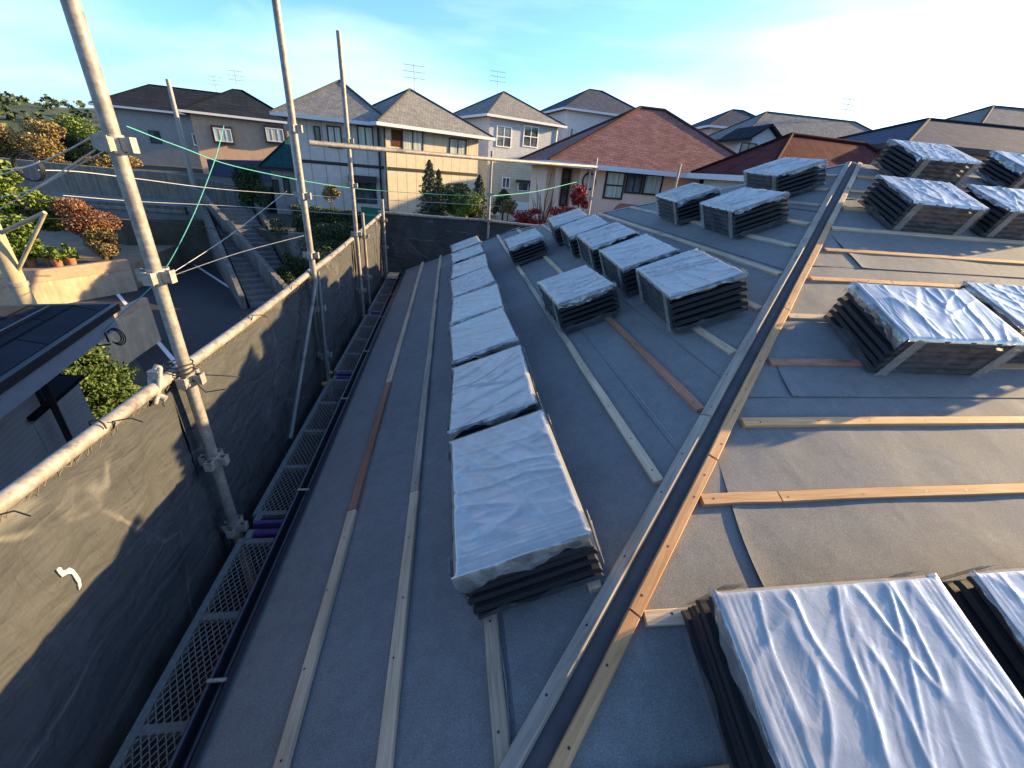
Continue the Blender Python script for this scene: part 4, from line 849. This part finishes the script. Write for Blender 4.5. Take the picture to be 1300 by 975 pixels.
for i,(x,y0,y1,Y,w,mat,shape,nm,lab) in enumerate([(545,203,282,26.5,.95,'lf_cypress','cone','cypress_tree','tall pointed blue-green cypress before the sunlit cream wall'),(557,215,282,27,.65,'lf_cypress','cone','cypress_tree','thinner cypress just right of the tallest cypress'),(578,232,285,26.2,1.3,'lf_dark','ball','round_tree','dark bushy tree between the cypress and the bright green one'),
        (588,240,285,25.4,1.0,'lf_bright','ball','round_tree','bright green bushy tree under the lower cream house window'),(609,222,285,26.5,.8,'lf_cypress','cone','cypress_tree','slim cypress at the corner of the cream house by the scaffold post'),(640,240,268,34.,1.15,'lf_dark','cone','topiary_tree','dark topiary cone in front of the clapboard house')]):
    t=atY(x,y0,Y); b=atY(x,y1,Y); zc=(t.z+b.z)/2; bush(nm,lab,'tree',(t.x,Y,zc),(w,w,abs(t.z-b.z)/2),7000,.11,mat,shape,seed=60+i)
p=atY(735,252,16.8); bush('scarlet_shrub','scarlet leaved shrub beside the pink house downpipe','shrub',(p.x,p.y,p.z),(.5,.4,.45),2000,.09,'lf_scarlet',seed=71)
p=atY(716,272,16.4); bush('scarlet_shrub','low scarlet shrub behind the farthest tile pack in the row of five','shrub',(p.x,p.y,p.z),(.8,.5,.4),2000,.09,'lf_scarlet',seed=72)
p=atY(668,275,18.); bush('scarlet_shrub','crimson ground shrub behind the far rail','shrub',(p.x,p.y,p.z),(1.0,.5,.35),2000,.09,'lf_scarlet',seed=73)
p=atY(645,262,22.); bush('orange_shrub','small orange shrub beside the topiary cone','shrub',(p.x,p.y,p.z),(.6,.4,.35),500,.15,'lf_ochre',seed=74)
fn_=thing('picket_fence','low white picket fence in front of the clapboard house','fence',atY(680,262,33.)); 
a=atY(654,262,33.); b=atY(690,266,32.6); mb=MB()
for k in range(22): p=a.lerp(b,k/21); mb.abox(p.x-.04,p.y-.02,p.z-.9,p.x+.04,p.y+.02,p.z+.35)
mk('picket',mb,M['white'],fn_); fn_.children[0]['kind']='stuff'
mb=MB(); mb.bar(a+V((0,.05,.2)),b+V((0,.05,.2)),.04,.08); mb.bar(a+V((0,.05,-.4)),b+V((0,.05,-.4)),.04,.08); mk('fence_rail',mb,M['white'],fn_)
# bare shrub near the porch
rng=random.Random(8); p=atY(690,262,18.); mb=MB(); base=V((p.x,p.y,p.z-1.2))
for k in range(16):
    a=rng.random()*6.28; q=base+V((math.cos(a)*rng.uniform(.2,.7),math.sin(a)*.4,rng.uniform(1.3,2.7))); mb.path([base,base.lerp(q,.5)+V((rng.uniform(-.1,.1),0,.1)),q],[.03,.018,.006],5)
tag(mk('bare_shrub',mb,M['bark']),'leafless grey shrub in front of the pink house porch','shrub')
# ------------------------------------------------------------------ poles and lines
p0=G(2,368,0) if False else None
up_=thing('utility_pole','cream concrete utility pole with a bent bracket arm at the left edge','utility pole',(-12.6,13.6,-H))
b=atY(28,372,15.); t=atY(-6,262,15.); ax=V((b.x,15.,0))
mb=MB(); mb.path([(b.x,15.,-H),(b.x,15.,b.z),(b.x,15.,b.z+6.)],[.24,.22,.19],14); mk('shaft',mb,M['pole'],up_)
tip=atY(57,270,15.); mb=MB(); mb.path([(b.x,15,atY(8,300,15.).z),(tip.x,15,tip.z)],.06,8); mb.path([(b.x,15,atY(20,352,15.).z),(tip.x,15,tip.z)],.055,8); mk('bracket',mb,M['pole'],up_)
mb=MB(); z=b.z+.25; mb.path([(b.x,15,z),(b.x,15,z+.12)],.26,14); mk('pole_band',mb,M['galv2'],up_)
b=atY(262,300,33.); mb=MB(); mb.path([(b.x,33.,-H),(b.x,33.,b.z),(b.x,33.,b.z+9)],[.16,.15,.12],10); tag(mk('utility_pole',mb,M['galv2']),'thin grey utility pole in front of the dark retaining wall','utility pole')
def wire(name,label,pts,r,mat,cat='cable'):
    # pts: (px,py,Y); smoothed
    P=[atY(*q) for q in pts]; out=[]
    for i in range(len(P)-1):
        a=P[max(0,i-1)];b=P[i];c=P[i+1];d_=P[min(len(P)-1,i+2)]
        for k in range(8):
            t=k/8; out.append(.5*((2*b)+(c-a)*t+(2*a-5*b+4*c-d_)*t*t+(3*b-a-3*c+d_)*t**3))
    out.append(P[-1]); mb=MB(); mb.path(out,r,6); return tag(mk(name,mb,M[mat]),label,cat)
wire('service_cable','upper white cable slanting from the left edge to the first post top',[(-20,228,12),(60,203,11),(130,166,10)],.013,'cablegrey')
wire('service_cable','second white cable with a kink crossing the green shrub',[(-20,252,12),(35,243,12),(90,210,11.5),(135,181,11)],.013,'cablegrey')
wire('service_cable','thin pale cable below the kinked white cable',[(-20,275,12),(33,247,12),(90,215,11.5),(142,186,11)],.009,'cablegrey')
wire('service_cable','thin low cable crossing the green shrub at the left edge',[(-20,218,12),(30,212,12.2),(50,205,12.3)],.012,'cablegrey')
wire('overhead_cable','upper dark overhead cable with a coil hanging at its left end',[(35,201,14),(60,202,15),(110,212,16)],.012,'cable')
wire('overhead_cable','long pale overhead cable from the coil across to the far scaffold post',[(48,216,14),(100,218,15),(175,227,17),(290,241,20),(440,251,22),(640,262,22)],.013,'cablegrey')
wire('overhead_cable','second long overhead cable below, crossing behind the posts',[(80,248,16),(180,256,18),(300,262,20),(450,272,21),(640,280,21)],.011,'cablegrey')
wire('overhead_cable','dark bundled cable sagging over the street behind the first post',[(-10,276,15),(80,278,16),(150,278,17),(250,287,20),(300,297,22)],.02,'cable')
wire('overhead_cable','thin dark guy cable rising from the street to the pale overhead cable',[(205,355,14),(290,300,17),(364,243,20)],.012,'cablegrey')
wire('overhead_cable','thin cable slanting up to the second post over the stairs',[(205,355,14),(300,322,15),(386,299,16)],.012,'cablegrey')
mb=MB()
for k in range(3):
    cc=atY(34,212,14.); mb.path([cc+V((.30*math.cos(q*.4)+.12*math.sin(q*.4),0.05*k,.30*math.sin(q*.4)-.15*math.cos(q*.4))) for q in range(17)],.018,6)
tag(mk('cable_coil',mb,M['cable']),'black cable coil hanging in front of the green shrub','cable coil')
wire('teal_rope','teal line bending down from above to the black coil by the first post',[(284,160,7.5),(272,205,7),(240,285,6.4),(200,355,6),(150,402,5.7),(132,420,5.6)],.0065,'rope','rope')
wire('teal_rope','long teal line sagging from the first post across the houses to the far post',[(160,160,7.),(230,187,8),(310,214,9.5),(440,238,12),(560,247,13),(640,250,13)],.008,'rope','rope')
wire('teal_rope','short pale teal line rising from the far post toward the pink house',[(622,249,8.1),(680,243,9.5),(732,231,11)],.0065,'rope','rope')
mb=MB(); cc=atY(145,427,5.6)
for k in range(3): mb.path([cc+V((.075*math.cos(q*.3-2.2)*(1+.12*k),.02*k,(.09+.012*k)*math.sin(q*.3-2.2)-.01*k)) for q in range(17)],.007,6)
mb.path([atY(128,419,5.6),atY(133,423,5.6),atY(138,434,5.6)],.012,8); mb.path([atY(140,437,5.6),atY(126,439,5.6),atY(112,432,5.6),atY(97,424,5.6),atY(90,425,5.6)],.010,8)
tag(mk('cable_coil',mb,M['cable']),'black coiled cable ends hanging above the conifer','cable coil')
# fittings on the houses
def aerial(root,p,hh):
    p=V(p); mb=MB(); mb.path([p,p+V((0,0,hh))],.025,6)
    for k in range(3):
        z=hh-.1-.35*k; mb.path([p+V((-.7,0,z)),p+V((.7,.15,z))],.014,5)
        for j in range(7): x=-.6+.2*j; mb.path([p+V((x-.03,-.28+.1*(x+.6)*.1,z)),p+V((x+.03,.34,z))],.008,4)
    mk('aerial',mb,M['galv2'],root)
for nm,a,b,z in (('cream_house',.55,.5,2.0),('clapboard_house',.4,.5,1.9),('gabled_house',.7,.5,1.9),('peach_house',.5,.5,2.0),('brown_house',.6,.5,2.1)):
    r_=bpy.data.objects[nm]; hs=HS[nm]; aerial(r_,hs.P(hs.U*a,hs.W*b,hs.ze+z-.3),2.2)
for nm,a,z in (('cream_house',.55,ZT+.45),('clapboard_house',.12,ZT+.5),('pink_house',.93,-3.2)):
    hs=HS[nm]; mb=MB(); p=hs.P(hs.U*a,-.22,z+.3); mb.box(p,hs.u*.4,hs.w*.15,V((0,0,.3))); f=mk('outdoor_unit',mb,M['trim'],hs.root)
    mb=MB(); q=p-hs.w*.155-hs.u*.1; mb.path([q,q-hs.w*.02],.22,16); mk('fan_grille',mb,M['dark'],f)
for nm in ('clapboard_house','gabled_house','peach_house'):
    hs=HS[nm]; mb=MB(); p=hs.P(hs.U-.15,-.08,0); mb.path([(p.x,p.y,hs.zb),(p.x,p.y,hs.ze-.1)],.045,8); mk('downpipe',mb,M['trim'],hs.root)
# distant wooded hills
mb=MB()
def hill(u,w):
    x=-220+440*u; y=130+w*160; return V((x,y,-4+(12+6*noise.noise(V((x*.012,0,1)))+3*noise.noise(V((x*.05,y*.03,2))))*math.sin(min(1,w*1.3)*1.57)))
mb.grid(hill,90,14); st('hills',mb,M['hillmat'])
rng=random.Random(17); mb=MB()
for k in range(260):
    u=rng.random(); p=hill(u,rng.uniform(.1,.8)); leaves(mb,p+V((0,0,1.5)),(3.2,3.2,3.),60,1.5,'ball',rng,clumps=5)
tag(mk('woodland',mb,M['lf_dark']),'distant dark woodland on the hills','woodland',kind='stuff')

# ------------------------------------------------------------------ light, sky, camera
EL,GY=.275,.18
S_=V((1,GY,EL)).normalized()
sun=bpy.data.lights.new('sun','SUN'); sun.energy=3.9; sun.angle=rad(.5); sun.color=(1,.70,.32)
so=bpy.data.objects.new('sun',sun); COL.objects.link(so); so.rotation_euler=S_.to_track_quat('Z','Y').to_euler(); so.location=S_*60
w=bpy.data.worlds.new('World'); sc.world=w; w.use_nodes=True; nt=w.node_tree; bg=nt.nodes['Background']
sky=nt.nodes.new('ShaderNodeTexSky'); sky.sky_type='NISHITA'; sky.sun_disc=False; sky.sun_elevation=math.asin(S_.z); sky.sun_rotation=math.atan2(S_.x,S_.y); sky.air_density=1.; sky.dust_density=1.25; sky.ozone_density=6.
tc=nt.nodes.new('ShaderNodeTexCoord'); mp=nt.nodes.new('ShaderNodeMapping'); mp.inputs['Scale'].default_value=(1.,1.,4.5); nt.links.new(tc.outputs['Generated'],mp.inputs[0])
cl=ramp(nt,nz(nt,mp.outputs[0],1.7,5,.5,.25),[(.50,(0,0,0)),(.80,(.22,.22,.22))])
nt.links.new(mixrgb(nt,cl,sky.outputs[0],(7.5,7.2,6.9)),bg.inputs[0]); bg.inputs[1].default_value=.102
cam=bpy.data.cameras.new('camera'); co=bpy.data.objects.new('camera',cam); COL.objects.link(co); sc.camera=co
cam.sensor_width=36; cam.lens=36*FPX/1300; cam.clip_start=.05; cam.clip_end=2000
B_=-CF; co.matrix_world=Matrix(((CR.x,CU.x,B_.x,0),(CR.y,CU.y,B_.y,0),(CR.z,CU.z,B_.z,0),(0,0,0,1)))
bpy.context.view_layer.update()
for o in list(sc.objects):
    if o.parent is None: o.location.z+=H
sc.view_settings.view_transform='Standard'; sc.view_settings.look='None'; sc.view_settings.exposure=2.15; sc.view_settings.gamma=1
sc.render.engine='CYCLES'; sc.cycles.max_bounces=6; sc.cycles.transparent_max_bounces=12; sc.cycles.use_denoising=True
